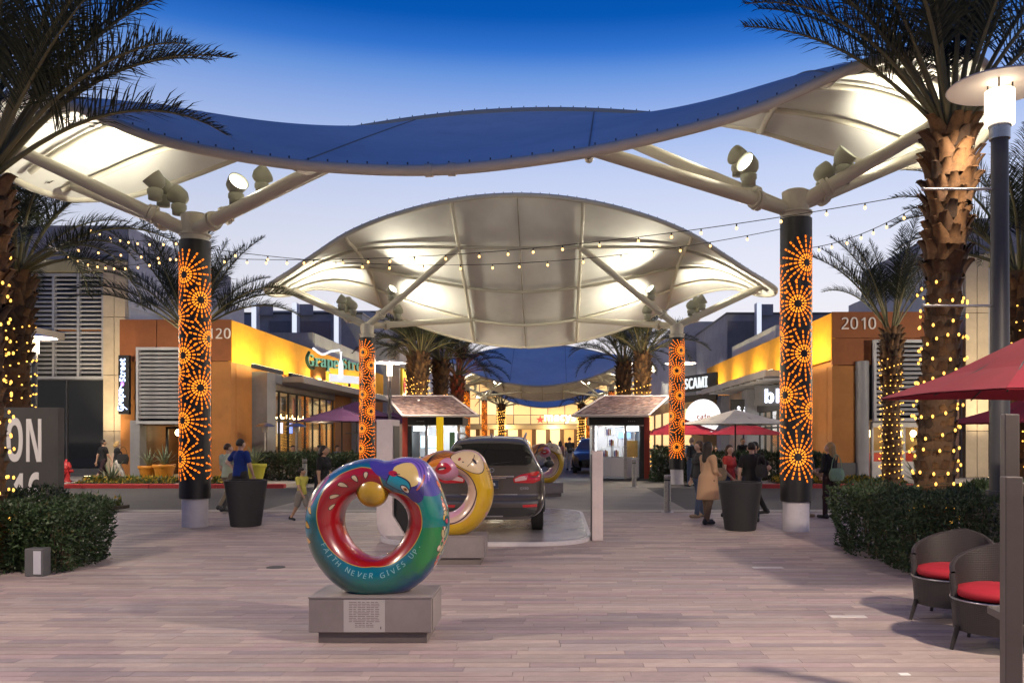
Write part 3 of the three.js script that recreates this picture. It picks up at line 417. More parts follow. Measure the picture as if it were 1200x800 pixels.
// --- far department store with glowing curtain wall
{
  const t = thing('department_store', 'glowing glass fronted department store closing the end of the street', 'building'), z = -140, x0 = -15, x1 = 13, pane = glow(1, .66, .27, 1.05), pane2 = glow(1, .74, .36, 1.25), pane3 = glow(.95, .58, .22, .95);
  part(t, 'main_wall', mg(bx(-40, x0, .1, 13, z - 20, z), bx(x1, 40, .1, 13, z - 20, z), bx(x0, x1, 12.2, 13, z - 20, z), bx(x0, x1, 0, 12.2, z - 6.2, z - 6)), M.tan);
  const ys = [3.9, 5.4, 8.1, 10.8, 12.2];
  for (let i = 0; i < 10; i++) for (let j = 0; j < 4; j++) part(t, 'lit_window_pane', bx(lerp(x0, x1, i / 10) + .06, lerp(x0, x1, (i + 1) / 10) - .06, ys[j] + .06, ys[j + 1] - .06, z - .1, z - .05), [pane, pane2, pane, pane3][(i * 3 + j * 2 + (i >> 1)) % 4]);
  for (let i = 0; i <= 10; i++) part(t, 'mullion', bx(lerp(x0, x1, i / 10) - .06, lerp(x0, x1, (i + 1) / 10 - .1) + .06, 3.8, 12.2, z - .12, z + .05), M.soffit);
  for (const y of ys) part(t, 'transom', bx(x0, x1, y - .05, y + .05, z - .03, z + .06), M.soffit);
  part(t, 'entrance_canopy', bx(x0, x1, 3.1, 3.8, z - .05, z + 2.2), mat(.6, .45, .25, .7)); for (let i = 0; i < 12; i++) part(t, 'entrance_door', bx(x0 + .6 + i * 2.3, x0 + 2.4 + i * 2.3, .15, 3.0, z + .02, z + .06), i % 3 === 1 ? glow(.9, .45, .15, .8) : glow(1, .7, .35, 1.2)); for (let i = 0; i < 13; i++) part(t, 'entrance_pier', bx(x0 - .1 + i * 2.3, x0 + .5 + i * 2.3, .1, 3.1, z - .02, z + .25), M.wood);
  const s = thing('store_sign', 'white glowing store name with red star over the far entrance', 'sign'); part(s, 'lettering', at(text('macys', 1.25, .15, FONTB), 1.0, 4.0, z + 1.9), glow(1, .96, .9, 2.2)); const star = new THREE.Shape(); for (let i = 0; i < 10; i++) { const a = i / 10 * Math.PI * 2 + Math.PI / 2, r = i % 2 ? .3 : .72; star[i ? 'lineTo' : 'moveTo'](Math.cos(a) * r, Math.sin(a) * r); } const sg = new THREE.ExtrudeGeometry(star, { depth: .15, bevelEnabled: false }); sg.translate(-2.2, 4.6, z + 1.9); part(s, 'red_star', sg, glow(1, .06, .04, 1.6));
  for (const x of [-8, 0, 7]) lamp(x, 2.9, z + 3.6, WARM, 60, 8, 'entrance_glow');
}
// ---------------------------------------------------------------- palms
const frondMats = [mat(.022, .032, .012, .6, { side: THREE.DoubleSide }), mat(.032, .042, .015, .6, { side: THREE.DoubleSide }), mat(.045, .048, .018, .65, { side: THREE.DoubleSide })];
const rachisMat = mat(.16, .14, .06, .6);
function frondGeo(len, e0, droop, seed, pairs) {  // grows from the origin towards +z; rachis and leaflets as one frond
  const r = rng(seed), N = 26, pts = [], dir = []; let p = V3(0, 0, 0); const sway = (r() - .5) * .5;
  for (let i = 0; i <= N; i++) { const s = i / N, e = e0 - droop * Math.pow(s, 1.6), y = sway * s * s; pts.push(p.clone()); const d = V3(Math.sin(y) * Math.cos(e), Math.sin(e), Math.cos(y) * Math.cos(e)); dir.push(d); p = p.clone().addScaledVector(d, len / N); }
  const pos = [], nrm = [];
  for (let i = 0; i < pairs; i++) {
    const s = .3 + .7 * (i + r() * .6) / pairs, f = Math.min(N - .001, s * N), k = Math.floor(f), b = pts[k].clone().lerp(pts[k + 1], f - k), d = dir[k], side = V3(d.z, 0, -d.x).normalize(), up = side.clone().cross(d).normalize().multiplyScalar(-1);
    const L = len * (.05 + .16 * Math.sin(Math.PI * Math.min(1, .12 + s * .9))) * (.8 + .4 * r());
    for (const q of [-1, 1]) {
      const fw = .55 + .5 * s + (r() - .5) * .35, lift = .35 + (r() - .5) * .6, v = side.clone().multiplyScalar(q * Math.cos(fw)).addScaledVector(d, Math.sin(fw)).addScaledVector(up, lift).normalize(), droopV = V3(0, -.25 - .25 * r(), 0);
      const w = d.clone().multiplyScalar(.0075 + .004 * r()), mid = b.clone().addScaledVector(v, L * .55), tip = b.clone().addScaledVector(v, L).addScaledVector(droopV, L * .45);
      const a0 = b.clone().sub(w), a1 = b.clone().add(w), m0 = mid.clone().addScaledVector(w, -1.1), m1 = mid.clone().addScaledVector(w, 1.1);
      pos.push(...a0.toArray(), ...a1.toArray(), ...m1.toArray(), ...a0.toArray(), ...m1.toArray(), ...m0.toArray(), ...m0.toArray(), ...m1.toArray(), ...tip.toArray());
    }
  }
  const leaves = fromTris(pos), spine = []; for (let i = 0; i < N; i += 2) spine.push(rod(pts[i], pts[i + 2], .034 * (1 - i / N) + .007, .034 * (1 - (i + 2) / N) + .007, 5, true));
  return { leaves, spine: mg(spine) };
}
const frondBank = []; for (let i = 0; i < 14; i++) frondBank.push(frondGeo(3.2, lerp(1.45, .35, i / 13), lerp(.75, 1.75, i / 13) + ((i * 7) % 5) * .08, 100 + i, 74));
const uprightBank = []; for (let i = 0; i < 12; i++) uprightBank.push(frondGeo(3.6, lerp(1.5, .62, i / 11), lerp(.25, 1.15, i / 11) + ((i * 7) % 5) * .06, 300 + i, 92));
const trunkMat = mat(.115, .065, .032, .9, { map: rep(NS, 1, 1), bumpMap: N2m, bumpScale: .02 }), bootMats = [mat(.15, .075, .028, .85, { map: N2m }), mat(.105, .052, .022, .9, { map: N2m }), mat(.20, .10, .036, .85, { map: N2m }), mat(.06, .034, .018, .9, { map: N2m })];
const bootGeo = (() => { // stub of a cut leaf base: broad foot, narrow blunt tip that stands off the trunk
  const f = (s, t) => { const a = (s - .5) * 2, w = lerp(.13, .055, t), out = .015 + .09 * t * t, th = .05 * (1 - .4 * t); return [a * w, t * .24, out + th * (1 - a * a)]; };
  const g = grid(f, 4, 4), b = grid((s, t) => { const q = f(1 - s, t); return [q[0], q[1], q[2] - .045]; }, 4, 4), tip = f(.5, 1); return mg(g, b, bx(-.055, .055, .235, .243, tip[2] - .06, tip[2] - .005)); })();
function palm(x, z, h, r0, label, o = {}) {
  const t = thing('palm_tree', label, 'palm tree', [x, 0, z], 0, 'date palms along the plaza and street'), r = rng(o.seed ?? 5), lean = o.lean ?? 0;
  const cx = y => lean * y / h, prof = y => { const s = y / h; return r0 * (s < .05 ? 1.12 : lerp(1, .82, Math.min(1, s * 1.6))) * (s > .72 ? lerp(1, 1.22, Math.min(1, (s - .72) / .15)) : 1) * (s > .93 ? lerp(1, .75, (s - .93) / .07) : 1); };
  part(t, 'trunk', grid((s, q) => { const a = s * Math.PI * 2, y = q * h, rr = prof(y) * (1 + .05 * Math.sin(q * h * 24 + Math.sin(a * 3) * 1.2) + .03 * Math.sin(a * 7 + y * 9)); return [cx(y) + Math.sin(a) * rr, y, Math.cos(a) * rr]; }, 20, 70, true), trunkMat);
  const rows = Math.floor(h / .21), boots = []; let n = 0;
  for (let j = 0; j < rows; j++) { const y = .25 + j * .21; if (y > h - .12) break; const big = y > h * (o.bootsFrom ?? .62); for (let k = 0; k < 11; k++) { const a = k / 11 * Math.PI * 2 + j * 2.39 + r() * .2, s = big ? .7 + r() * .55 : .5 + r() * .25, m4 = new THREE.Matrix4().compose(V3(cx(y) + Math.sin(a) * prof(y) * .94, y + r() * .05, Math.cos(a) * prof(y) * .94), new THREE.Quaternion().setFromEuler(new THREE.Euler(big ? .02 + r() * .3 : .05 + r() * .12, a, (r() - .5) * .6, 'YXZ')), V3(s * .95, s * (big ? 1.1 : .8), s * (big ? 1 : .55))); boots.push([m4, Math.floor(r() * 4), y]); } }
  if (o.near) { boots.sort((a, b) => b[2] - a[2]); boots.slice(0, 290).forEach(([m4, c]) => { const q = part(t, 'leaf_base', bootGeo, bootMats[c]); q.applyMatrix4(m4); }); if (boots.length > 290) { const rest = part(t, 'lower_leaf_base', mg(boots.slice(290).map(([m4]) => bootGeo.clone().applyMatrix4(m4))), bootMats[1]); rest.userData.kind = 'stuff'; } }
  else for (let c = 0; c < 4; c++) { const l = boots.filter(b => b[1] === c); const q = part(t, 'leaf_base', mg(l.map(([m4]) => bootGeo.clone().applyMatrix4(m4))), bootMats[c]); q.userData.kind = 'stuff'; }
  const nf = o.fronds ?? 34, S = o.size ?? 1;
  const list = []; for (let i = 0; i < nf; i++) { const k = Math.min(13, Math.floor(Math.pow((i + r()) / nf, 1.1) * (o.spread ?? 11))); list.push([i * 2.39996 + r() * .5, k, .85 + r() * .3]); }
  for (const e of o.extra ?? []) list.push(e);
  list.forEach(([az, k, s], i) => { const f = (o.near || o.upright ? uprightBank : frondBank)[Math.min(k, o.near || o.upright ? 11 : 13)]; const q = part(t, 'frond', f.leaves, frondMats[i % 3]); q.position.set(cx(h) + Math.sin(az) * r0 * .45, h - .05 + r() * .12, Math.cos(az) * r0 * .45); q.rotation.set(0, az, (r() - .5) * .3, 'YXZ'); q.scale.setScalar(s * S); part(q, 'rachis', f.spine, rachisMat); });
  return t;
}
palm(-7.8, -11.6, 5.35, .30, 'date palm wrapped in fairy lights behind the hedge by the grey ON 16 board', { near: true, seed: 21, fronds: 18, spread: 8, size: 1.05, extra: [[1.5, 11, .95], [1.3, 9, 1.0], [1.7, 8, 1.0], [1.15, 6, 1.1], [1.6, 5, 1.1], [2.0, 4, 1], [.9, 5, 1]] });
palm(5.75, -13.0, 6.5, .29, 'date palm wrapped in fairy lights rising from the hedge behind the wicker chairs', { near: true, seed: 33, fronds: 20, spread: 8, size: 1.05, lean: .32, extra: [[-1.5, 7, 1], [-1.3, 6, 1.05], [-1.7, 8, .95], [-1.1, 5, 1], [-2.0, 6, 1], [1.4, 7, 1], [1.7, 8, 1]] });
palm(-13.45, -31.6, 5.6, .30, 'slim date palm with lit trunk before the restaurant entrance louvres', { upright: true, seed: 41, fronds: 22, spread: 10, size: 1.12, extra: [[1.5, 10, 1.1], [1.3, 9, 1.1], [1.6, 12, 1.05], [-1.5, 10, 1.1], [-1.3, 9, 1.1]] });
palm(12.35, -31.2, 5.7, .34, 'slim date palm with lit trunk before the 2010 louvres', { upright: true, seed: 44, fronds: 14, spread: 8, size: 1.0, extra: [[-1.5, 5, 1.1], [-1.35, 4, 1.15], [-1.6, 6, 1.2]] });
palm(-12.95, -20.5, 5.7, .36, 'date palm with string of bulbs behind the palm at the ON 16 board', { seed: 51, fronds: 26, spread: 11, size: 1.1, extra: [[1.3, 11, 1], [1.6, 12, 1], [1.0, 12, 1]] });
palm(11.3, -20.6, 5.8, .36, 'date palm with lit trunk behind the lamp post and red parasol', { seed: 54, fronds: 30, spread: 12, size: 1.1 });
palm(-6.55, -42, 5.85, .36, 'date palm with pale lit crown behind the kiosk with the yellow sign, beside its twin', { seed: 61, fronds: 28, spread: 12 });
palm(-7.3, -44.5, 5.9, .36, 'shaded date palm standing just behind the pale crowned palm at the yellow sign kiosk', { seed: 62, fronds: 26, spread: 12 });
palm(-6.1, -46, 5.9, .40, 'dark date palm between the pale crowned palm and the red lit palm', { seed: 63, fronds: 28, spread: 13 });
palm(-5.6, -49.5, 5.4, .36, 'date palm washed in red light behind the car roof', { seed: 64, fronds: 28, spread: 13 });
palm(4.35, -42, 5.85, .38, 'date palm with pale lit crown behind the kiosk with the book shelf', { seed: 65, fronds: 28, spread: 12 });
palm(3.9, -47.5, 5.9, .40, 'dark date palm behind the pale crowned palm at the book shelf kiosk', { seed: 66, fronds: 30, spread: 13 });
palm(-5.9, -96, 5.6, .4, 'distant lit date palm beyond the red lit palm, before the store front', { seed: 67, fronds: 22, spread: 12 });
palm(3.2, -98, 5.6, .4, 'distant lit date palm beyond the book shelf kiosk, before the store front', { seed: 68, fronds: 22, spread: 12 });
spot(-5.0, .4, -48.2, -5.6, 5.2, -49.5, [1, .06, .03], 90, .35, .5, 3, 'red_uplight'); spot(5.2, .4, -40.8, 4.35, 6.2, -42, [1, .8, .4], 110, .35, .5, 3, 'palm_uplight'); spot(-5.6, .4, -40.7, -6.55, 6.2, -42, [1, .8, .4], 110, .35, .5, 3, 'palm_uplight');
function uplight(x, y, z, label) { const t = thing('uplight', label, 'spotlight', [x, y, z], 0, 'small uplights at the palms'); part(t, 'stake', rod([0, -y, 0], [0, -.1, 0], .02), M.dark); part(t, 'can', lathe([[0, -.16], [.05, -.15], [.06, -.06], [.06, -.03], [.05, -.03], [.05, -.05]], 14), M.dark); part(t, 'lens', lathe([[0, -.045], [.049, -.045]], 14), glow(1, .8, .5, 6)); }
uplight(-5, .4, -48.2, 'small uplight below the red lit palm'); uplight(5.2, .4, -40.8, 'small uplight below the palm at the book shelf kiosk'); uplight(-5.6, .4, -40.7, 'small uplight below the palm at the yellow sign kiosk');

// fairy lights wound round trunks
const fairyGlow = glow(1, .50, .08, 3.2), fairyBulb = new THREE.IcosahedronGeometry(1, 1), wireMat = mat(.02, .03, .015, .7);
function fairy(x, z, y0, y1, rad, turns, n, bulb, label, lean = 0, h = 6, single_ = false) {
  const t = thing('fairy_lights', label, 'fairy lights', [x, 0, z], 0, 'fairy lights wound round palm trunks'), P = s => { const y = lerp(y0, y1, s), a = s * turns * Math.PI * 2 + .6 * Math.sin(s * 37), r = rad + .03 * Math.sin(s * 91); return [lean * y / h + Math.sin(a) * r, y + .05 * Math.sin(s * 133), Math.cos(a) * r]; };
  const pts = []; for (let i = 0; i <= turns * 14; i++) pts.push(P(i / (turns * 14))); part(t, 'wire', pipe(pts, .005, turns * 18, 4), wireMat);
  const gs = []; for (let i = 0; i < n; i++) { const p = P((i + .5) / n); if (single_) { const o = part(t, 'bulb', fairyBulb, fairyGlow); o.position.set(p[0] * 1.03, p[1], p[2] * 1.03); o.scale.set(bulb, bulb * 1.5, bulb); } else gs.push(at(plain(fairyBulb.clone().scale(bulb, bulb, bulb)), ...p)); }
  if (gs.length) { const o = part(t, 'bulb', mg(gs), fairyGlow); o.userData.kind = 'stuff'; }
}
fairy(-7.8, -11.6, .4, 4.4, .345, 15, 150, .017, 'warm fairy lights wound round the palm at the ON 16 board', 0, 6, true);
fairy(5.75, -13, .5, 4.1, .335, 13, 140, .018, 'warm fairy lights wound round the palm behind the wicker chairs', .32, 6.55, true);
fairy(-13.45, -31.6, .2, 3.4, .36, 16, 190, .021, 'warm fairy lights wound round the palm before the restaurant entrance');
fairy(12.35, -31.2, .3, 4.6, .4, 18, 230, .021, 'warm fairy lights wound round the palm before the 2010 louvres');
fairy(11.3, -20.6, .3, 4.9, .42, 16, 190, .02, 'warm fairy lights wound round the palm behind the lamp post');
fairy(-12.95, -20.5, .3, 4.6, .42, 16, 190, .02, 'warm fairy lights wound round the palm left of the first column, by the string bulbs'.replace('left of', 'beside'));
for (const [x, z, y1, l] of [[-6.55, -42, 4.7, 'the pale crowned palm at the yellow sign kiosk'], [-7.3, -44.5, 4.7, 'the shaded palm at the yellow sign kiosk'], [-6.1, -46, 4.2, 'the dark palm beside the red lit palm'], [-5.6, -49.5, 3.9, 'the red lit palm'], [4.35, -42, 4.5, 'the palm at the book shelf kiosk'], [3.9, -47.5, 4.6, 'the dark palm at the book shelf kiosk']]) fairy(x, z, .3, y1, .44, 17, 190, .024, 'warm fairy lights wound round ' + l);
fairy(-5.9, -96, .3, 5, .5, 15, 200, .045, 'warm fairy lights on the distant palm beyond the red lit palm'); fairy(3.2, -98, .3, 5, .5, 15, 200, .045, 'warm fairy lights on the distant palm beyond the book shelf kiosk');

// ---------------------------------------------------------------- hedges, ground cover, agaves
const leafGeo = fromTris([-.5, 0, 0, 0, .12, .45, .5, 0, 0, .5, 0, 0, 0, .12, .45, 0, 0, 1, -.5, 0, 0, 0, 0, 1, 0, .12, .45].slice(0, 18)); leafGeo.translate(0, 0, 0);
const hedgeTwig = mat(.12, .085, .055, .9), hedgeLeafM = new THREE.MeshStandardMaterial({ color: 0xffffff, roughness: .55, side: THREE.DoubleSide });
function hedge(x0, x1, z0, z1, h, n, leaf, label, seed, group = 'clipped hedges') {
  const t = thing('hedge', label, 'hedge', [(x0 + x1) / 2, 0, (z0 + z1) / 2], 0, group), r = rng(seed), w = x1 - x0, d = z1 - z0;
  const bump = (x, y, z) => .09 * Math.sin(x * 2.1 + seed) * Math.sin(z * 2.7 + y * 3) + .05 * Math.sin(x * 6.3 + z * 5.1 + y * 7);
  const twigs = []; for (let i = 0, q = Math.ceil(w * d * 26); i < q; i++) { const x = (r() - .5) * (w - .25), z = (r() - .5) * (d - .25), y = h * (.7 + .25 * r()), x2 = x + (r() - .5) * .3, z2 = z + (r() - .5) * .3; twigs.push(rod([x, 0, z], [THREE.MathUtils.clamp(x2, -w / 2 + .08, w / 2 - .08), y, THREE.MathUtils.clamp(z2, -d / 2 + .08, d / 2 - .08)], .012, .005, 4, true)); } const tw = part(t, 'branches', mg(twigs), hedgeTwig); tw.userData.kind = 'stuff';
  const im = new THREE.InstancedMesh(leafGeo, hedgeLeafM, n), m4 = new THREE.Matrix4(), c = new THREE.Color(), A = { top: w * d, fb: w * h, lr: d * h }, tot = A.top + 2 * A.fb + 2 * A.lr;
  for (let i = 0; i < n; i++) {
    let q = r() * tot, p, nn; const a = r(), b = r();
    if (q < A.top) { p = V3((a - .5) * w, h, (b - .5) * d); nn = V3(0, 1, 0); } else if (q < A.top + A.fb) { p = V3((a - .5) * w, b * h, d / 2); nn = V3(0, 0, 1); } else if (q < A.top + 2 * A.fb) { p = V3((a - .5) * w, b * h, -d / 2); nn = V3(0, 0, -1); } else if (q < A.top + 2 * A.fb + A.lr) { p = V3(w / 2, b * h, (a - .5) * d); nn = V3(1, 0, 0); } else { p = V3(-w / 2, b * h, (a - .5) * d); nn = V3(-1, 0, 0); }
    p.addScaledVector(nn, bump(p.x, p.y, p.z) - (r() < .6 ? .1 * r() : .1 + .45 * r()) + .015); const s = leaf * (.6 + .8 * r()), dir = nn.clone().add(V3((r() - .5) * 1.9, (r() - .35) * 1.7, (r() - .5) * 1.9)).normalize();
    const qn = new THREE.Quaternion().setFromUnitVectors(V3(0, 0, 1), dir).multiply(new THREE.Quaternion().setFromAxisAngle(V3(0, 0, 1), r() * 6.28)); m4.compose(p, qn, V3(s * .62, s, s)); im.setMatrixAt(i, m4); const k = .55 + .9 * r(); im.setColorAt(i, c.setRGB(.024 * k + (r() < .06 ? .03 : 0), .05 * k, .014 * k));
  }
  im.name = 'foliage'; im.userData = { kind: 'stuff' }; t.add(im); return t;
}
hedge(4.65, 9.5, -14.2, -11.0, 1.0, 52000, .062, 'clipped green hedge behind the wicker chairs', 3);
hedge(-10.9, -7.3, -12.9, -10.9, .95, 26000, .062, 'clipped green hedge at the foot of the palm by the ON 16 board', 4); hedge(-7.3, -6.55, -12.75, -11.3, .86, 10000, .062, 'short end block of the hedge by the ON 16 board', 7);
hedge(-12.3, -6.4, -34.0, -33.1, 1.12, 13000, .11, 'low clipped hedge enclosing the restaurant terrace', 5); hedge(4.0, 5.35, -35.0, -34.0, 1.3, 5200, .11, 'clipped hedge beside the book shelf kiosk', 6); hedge(5.6, 10.6, -34.2, -33.1, 1.15, 11000, .11, 'low clipped hedge enclosing the terrace with red parasols', 8);
function cover(x0, x1, z0, z1, n, seed, label, flower) {
  const r = rng(seed), im = new THREE.InstancedMesh(leafGeo, hedgeLeafM, n), m4 = new THREE.Matrix4(), c = new THREE.Color();
  for (let i = 0; i < n; i++) { const a = r(), b = r(), p = V3(lerp(x0, x1, a), .08 + r() * .26 * (.5 + .5 * Math.sin(a * 19 + b * 5)), lerp(z0, z1, b)); const dir = V3(r() - .5, r() * .9 + .1, r() - .5).normalize(), s = .10 + .09 * r(); m4.compose(p, new THREE.Quaternion().setFromUnitVectors(V3(0, 0, 1), dir), V3(s * .6, s, s)); im.setMatrixAt(i, m4); const f = r() < flower; im.setColorAt(i, f ? c.setRGB(.5, .32, .02) : c.setRGB(.05 + .03 * r(), .075 + .03 * r(), .015)); }
  im.name = numbered('ground_cover'); im.userData = { kind: 'stuff', label, category: 'ground cover' }; scene.add(im);
  struct(numbered('planting_bed'), bx(x0 - .1, x1 + .1, .05, .13, z0 - .1, z1 + .1), M.soil);
}
cover(-17.5, -13.9, -32.4, -30.9, 2400, 5, 'yellow flowering ground cover below the agaves and hydrant', .3); cover(-12.6, -11.4, -31.8, -30.9, 700, 6, 'yellow flowering ground cover behind the planter with the man in blue', .3); cover(8.2, 12.9, -32.2, -30.9, 2600, 7, 'yellow flowering ground cover along the red kerb before the 2010 shop', .35); cover(-13.8, -10.6, -21.0, -20.62, 700, 9, 'low green ground cover at the near edge of the road', .25);
const agaveM = [mat(.16, .20, .13, .6), mat(.20, .24, .14, .6)];
function agave(x, y, z, s, label, seed) { const t = thing('agave', label, 'plant', [x, y, z], 0, 'spiky agaves'), r = rng(seed); for (let i = 0; i < 26; i++) { const a = i * 2.4, e = lerp(1.4, .35, i / 26), L = s * (.8 + .3 * r()); const g = grid((u, v) => { const w = (1 - v) * .055 * s * (v < .15 ? .6 + v * 2.6 : 1), q = (u - .5) * 2; return [q * w, Math.sin(e) * L * v - .12 * L * v * v + .3 * w * Math.abs(q), Math.cos(e) * L * v]; }, 2, 5); g.rotateY(a); part(t, 'leaf', g, agaveM[i % 2]).material.side = THREE.DoubleSide; } }
agave(-16.4, .15, -31.6, .95, 'spiky agave in the flower bed below the vertical sign', 1); agave(-14.9, .72, -32.6, .95, 'spiky agave in the broad orange pot', 2); agave(-15.6, .72, -32.8, .8, 'spiky agave in the smaller orange pot', 3); agave(-11.3, .8, -32.2, .9, 'spiky agave in the yellow pot by the restaurant column', 4); agave(13.6, .1, -31.8, 1.3, 'spiky agave by the tan pillar behind the lamp post', 5);
const potShape = lathe([[0, 0], [.22, 0], [.26, .05], [.36, .5], [.40, .52], [.40, .62], [.36, .62], [.33, .55], [0, .55]], 24);
const orangePot = mat(.62, .25, .03, .45, { map: N1m }), yellowPot = mat(.45, .42, .04, .5, { map: N1m });
for (const [x, z, m, s, l] of [[-14.9, -32.6, orangePot, 1.05, 'broad glazed orange plant pot with agave beside the entrance'], [-15.6, -32.8, orangePot, .95, 'smaller glazed orange plant pot with agave beside the entrance'], [-11.3, -32.2, yellowPot, 1.1, 'yellow plant pot with agave near the restaurant pillar']]) { const o = single('plant_pot', l, 'plant pot', potShape, m, 'glazed plant pots'); o.position.set(x, .11, z); o.scale.setScalar(s); }
// ---------------------------------------------------------------- lamp posts
const discMat = mat(.72, .68, .66, .5), lampGlass = glow(1, .84, .62, 4);
function lampPost(x, z, h, r, label, I, arms, base = 0) {
  const t = thing('lamp_post', label, 'lamp post', [x, 0, z], 0, 'lamp posts with round reflector discs');
  part(t, 'pole', mg(rod([0, base, 0], [0, h - .72, 0], r, r * .82, 20), rod([0, base, 0], [0, base + .12, 0], r * 1.35, r * 1.35, 20)), M.pole); if (base) part(t, 'pedestal', rbx(-.3, .3, 0, base, -.3, .3, .02), M.concrete);
  part(t, 'collar', mg(rod([0, h - .72, 0], [0, h - .52, 0], r * 1.0, r * 1.0, 20), rod([0, h - .55, 0], [0, h - .52, 0], r * 1.12, r * 1.12, 20)), M.brushed);
  part(t, 'lamp_cylinder', rod([0, h - .52, 0], [0, h - .06, 0], r * 1.4, r * 1.4, 24), lampGlass);
  part(t, 'reflector_disc', lathe([[0, h + .14], [.25, h + .12], [.66, h + .02], [.68, h], [.66, h - .005], [.2, h + .07], [0, h + .08]], 36), discMat);
  part(t, 'disc_rod', mg(...[0, 1, 2].map(k => rod([Math.cos(k * 2.1) * r * 1.3, h - .1, Math.sin(k * 2.1) * r * 1.3], [Math.cos(k * 2.1) * r * 1.3, h + .1, Math.sin(k * 2.1) * r * 1.3], .012, .012, 6))), M.dark);
  for (const [y, L] of arms ?? []) part(t, 'banner_arm', mg(rod([0, y, 0], [-L, y, 0], .018, .018, 8), ball(-L, y, 0, .03, .03, .03, 8, 6)), M.brushed);
  if (z < -25) lamp(x, h - .2, z, [1, .84, .64], I, 8, 'lamp_post_glow'); else spot(x, h - .10, z, x, 0, z, [1, .81, .63], I, 1.36, .15, 12, 'lamp_post_glow');
}
lampPost(6.12, -11.7, 6.6, .135, 'dark lamp post with bright disc lamp and two banner arms by the red parasol', 48, [[5.2, 1.05], [3.6, 1.05]], .95);
lampPost(-17.3, -28.4, 5.1, .10, 'lamp post with disc lamp before the tan shop, behind the fairy lit palm', 150);
lampPost(-6.55, -34.0, 4.75, .075, 'lamp post with disc lamp beside the purple parasols', 75); lampPost(5.35, -36.0, 4.9, .085, 'lamp post with disc lamp behind the column by the book shelf kiosk', 75);
lampPost(18.2, -27.0, 5.6, .10, 'added unseen lamp post with disc lamp before the tan shop beside number 2010', 170);  // added post out of view, put there to brighten the building fronts
lampPost(-8.6, -5.6, 6.25, .125, 'lamp post standing on the plaza in front of the hedge by the ON 16 board', 215); lampPost(6.0, -3.2, 6.25, .125, 'lamp post standing on the plaza beyond the menu frame', 320);
// strings of bulbs across the street
const stringBulb = glow(1, .55, .18, 4), stringCap = mat(.02, .02, .02, .5);
function strand(a, b, sag, step, r, label) {
  const t = thing('string_lights', label, 'string lights', [0, 0, 0], 0, 'strings of bulbs over the plaza'), A = V3(...a), B = V3(...b), P = s => A.clone().lerp(B, s).add(V3(0, -sag * 4 * s * (1 - s), 0)), pts = []; for (let i = 0; i <= 30; i++) pts.push(P(i / 30)); part(t, 'cable', pipe(pts, .007, 60, 5), cable);
  const n = Math.floor(A.distanceTo(B) / step), bg = ball(0, -.05 - r, 0, r, r * 1.25, r, 8, 6), cg = rod([0, -.06, 0], [0, 0, 0], r * .55, r * .55, 6);
  for (let i = 1; i < n; i++) { const p = P((i + .15 * Math.sin(i * 5)) / n); const c = part(t, 'socket', cg, stringCap); c.position.copy(p); part(c, 'bulb', bg, stringBulb); }
}
strand([-6.95, 5.6, -17.2], [4.38, 5.8, -16.4], .5, .62, .023, 'string of warm bulbs spanning the two near columns');
strand([-11.8, 6.4, -20.5], [5.4, 5.5, -13.1], .62, .62, .023, 'string of warm bulbs from the road side palm across to the hedge palm');
strand([-12.7, 6.6, -22], [-7.4, 5.55, -17.1], .35, .6, .022, 'string of warm bulbs sagging from the road side palm to the firework column'); strand([-12.4, 7.4, -22.5], [-7.3, 5.75, -17], .2, .75, .022, 'taut string of warm bulbs above the sagging one at the firework column');
strand([5.0, 5.5, -16.7], [5.75, 5.45, -13.3], .12, .42, .022, 'short string of warm bulbs from the firework column to the hedge palm');

// ---------------------------------------------------------------- parasols
function parasol(x, z, half, yEdge, yTop, m, label, turn = 0, base = .11, group = 'parasols') {
  const t = thing('parasol', label, 'parasol', [x, base, z], turn, group), E = yEdge - base, H = yTop - base, c = Array.from({ length: 8 }, (_, i) => { const a = i / 8 * Math.PI * 2 + Math.PI / 8 * 0 + Math.PI / 4, k = i % 2 ? 1 / Math.SQRT2 * 1.02 : 1; return V3(Math.cos(a) * half * Math.SQRT2 * k, E - (i % 2 ? -.02 : 0), Math.sin(a) * half * Math.SQRT2 * k); }), pos = [], top = V3(0, H, 0);
  for (let i = 0; i < 8; i++) { const a = c[i], b = c[(i + 1) % 8]; for (const d of [0, -.015]) { const o = V3(0, d, 0), am = top.clone().lerp(a, .55).add(V3(0, -.05, 0)), bm = top.clone().lerp(b, .55).add(V3(0, -.05, 0)); const q = [a, b, am, bm, top].map(v => v.clone().add(o).toArray()); if (d === 0) pos.push(...q[4], ...q[3], ...q[2], ...q[2], ...q[3], ...q[1], ...q[2], ...q[1], ...q[0]); else pos.push(...q[4], ...q[2], ...q[3], ...q[2], ...q[1], ...q[3], ...q[2], ...q[0], ...q[1]); } }
  part(t, 'canopy', boxUV(fromTris(pos)), m); for (const a of c) part(t, 'rib', rod(V3(0, H - .06, 0), a.clone().add(V3(0, -.03, 0)).multiply(V3(.98, 1, .98)), .012, .008, 5), M.dark); part(t, 'pole', rod([0, 0, 0], [0, H, 0], .03, .028, 12), M.dark); part(t, 'finial', ball(0, H + .03, 0, .035, .05, .035, 10, 8), M.dark); part(t, 'foot', lathe([[0, .08], [.05, .08], [.28, .05], [.3, 0], [0, 0]], 20), M.dark);
}
const cloth = (r, g, b) => phys(r, g, b, .8, { map: N1m, sheen: .3, sheenRoughness: .6, side: THREE.DoubleSide });
const red = mat(.24, .004, .020, .85, { map: N1m, side: THREE.DoubleSide }), purple = cloth(.10, .035, .10), pale = cloth(.55, .52, .47);
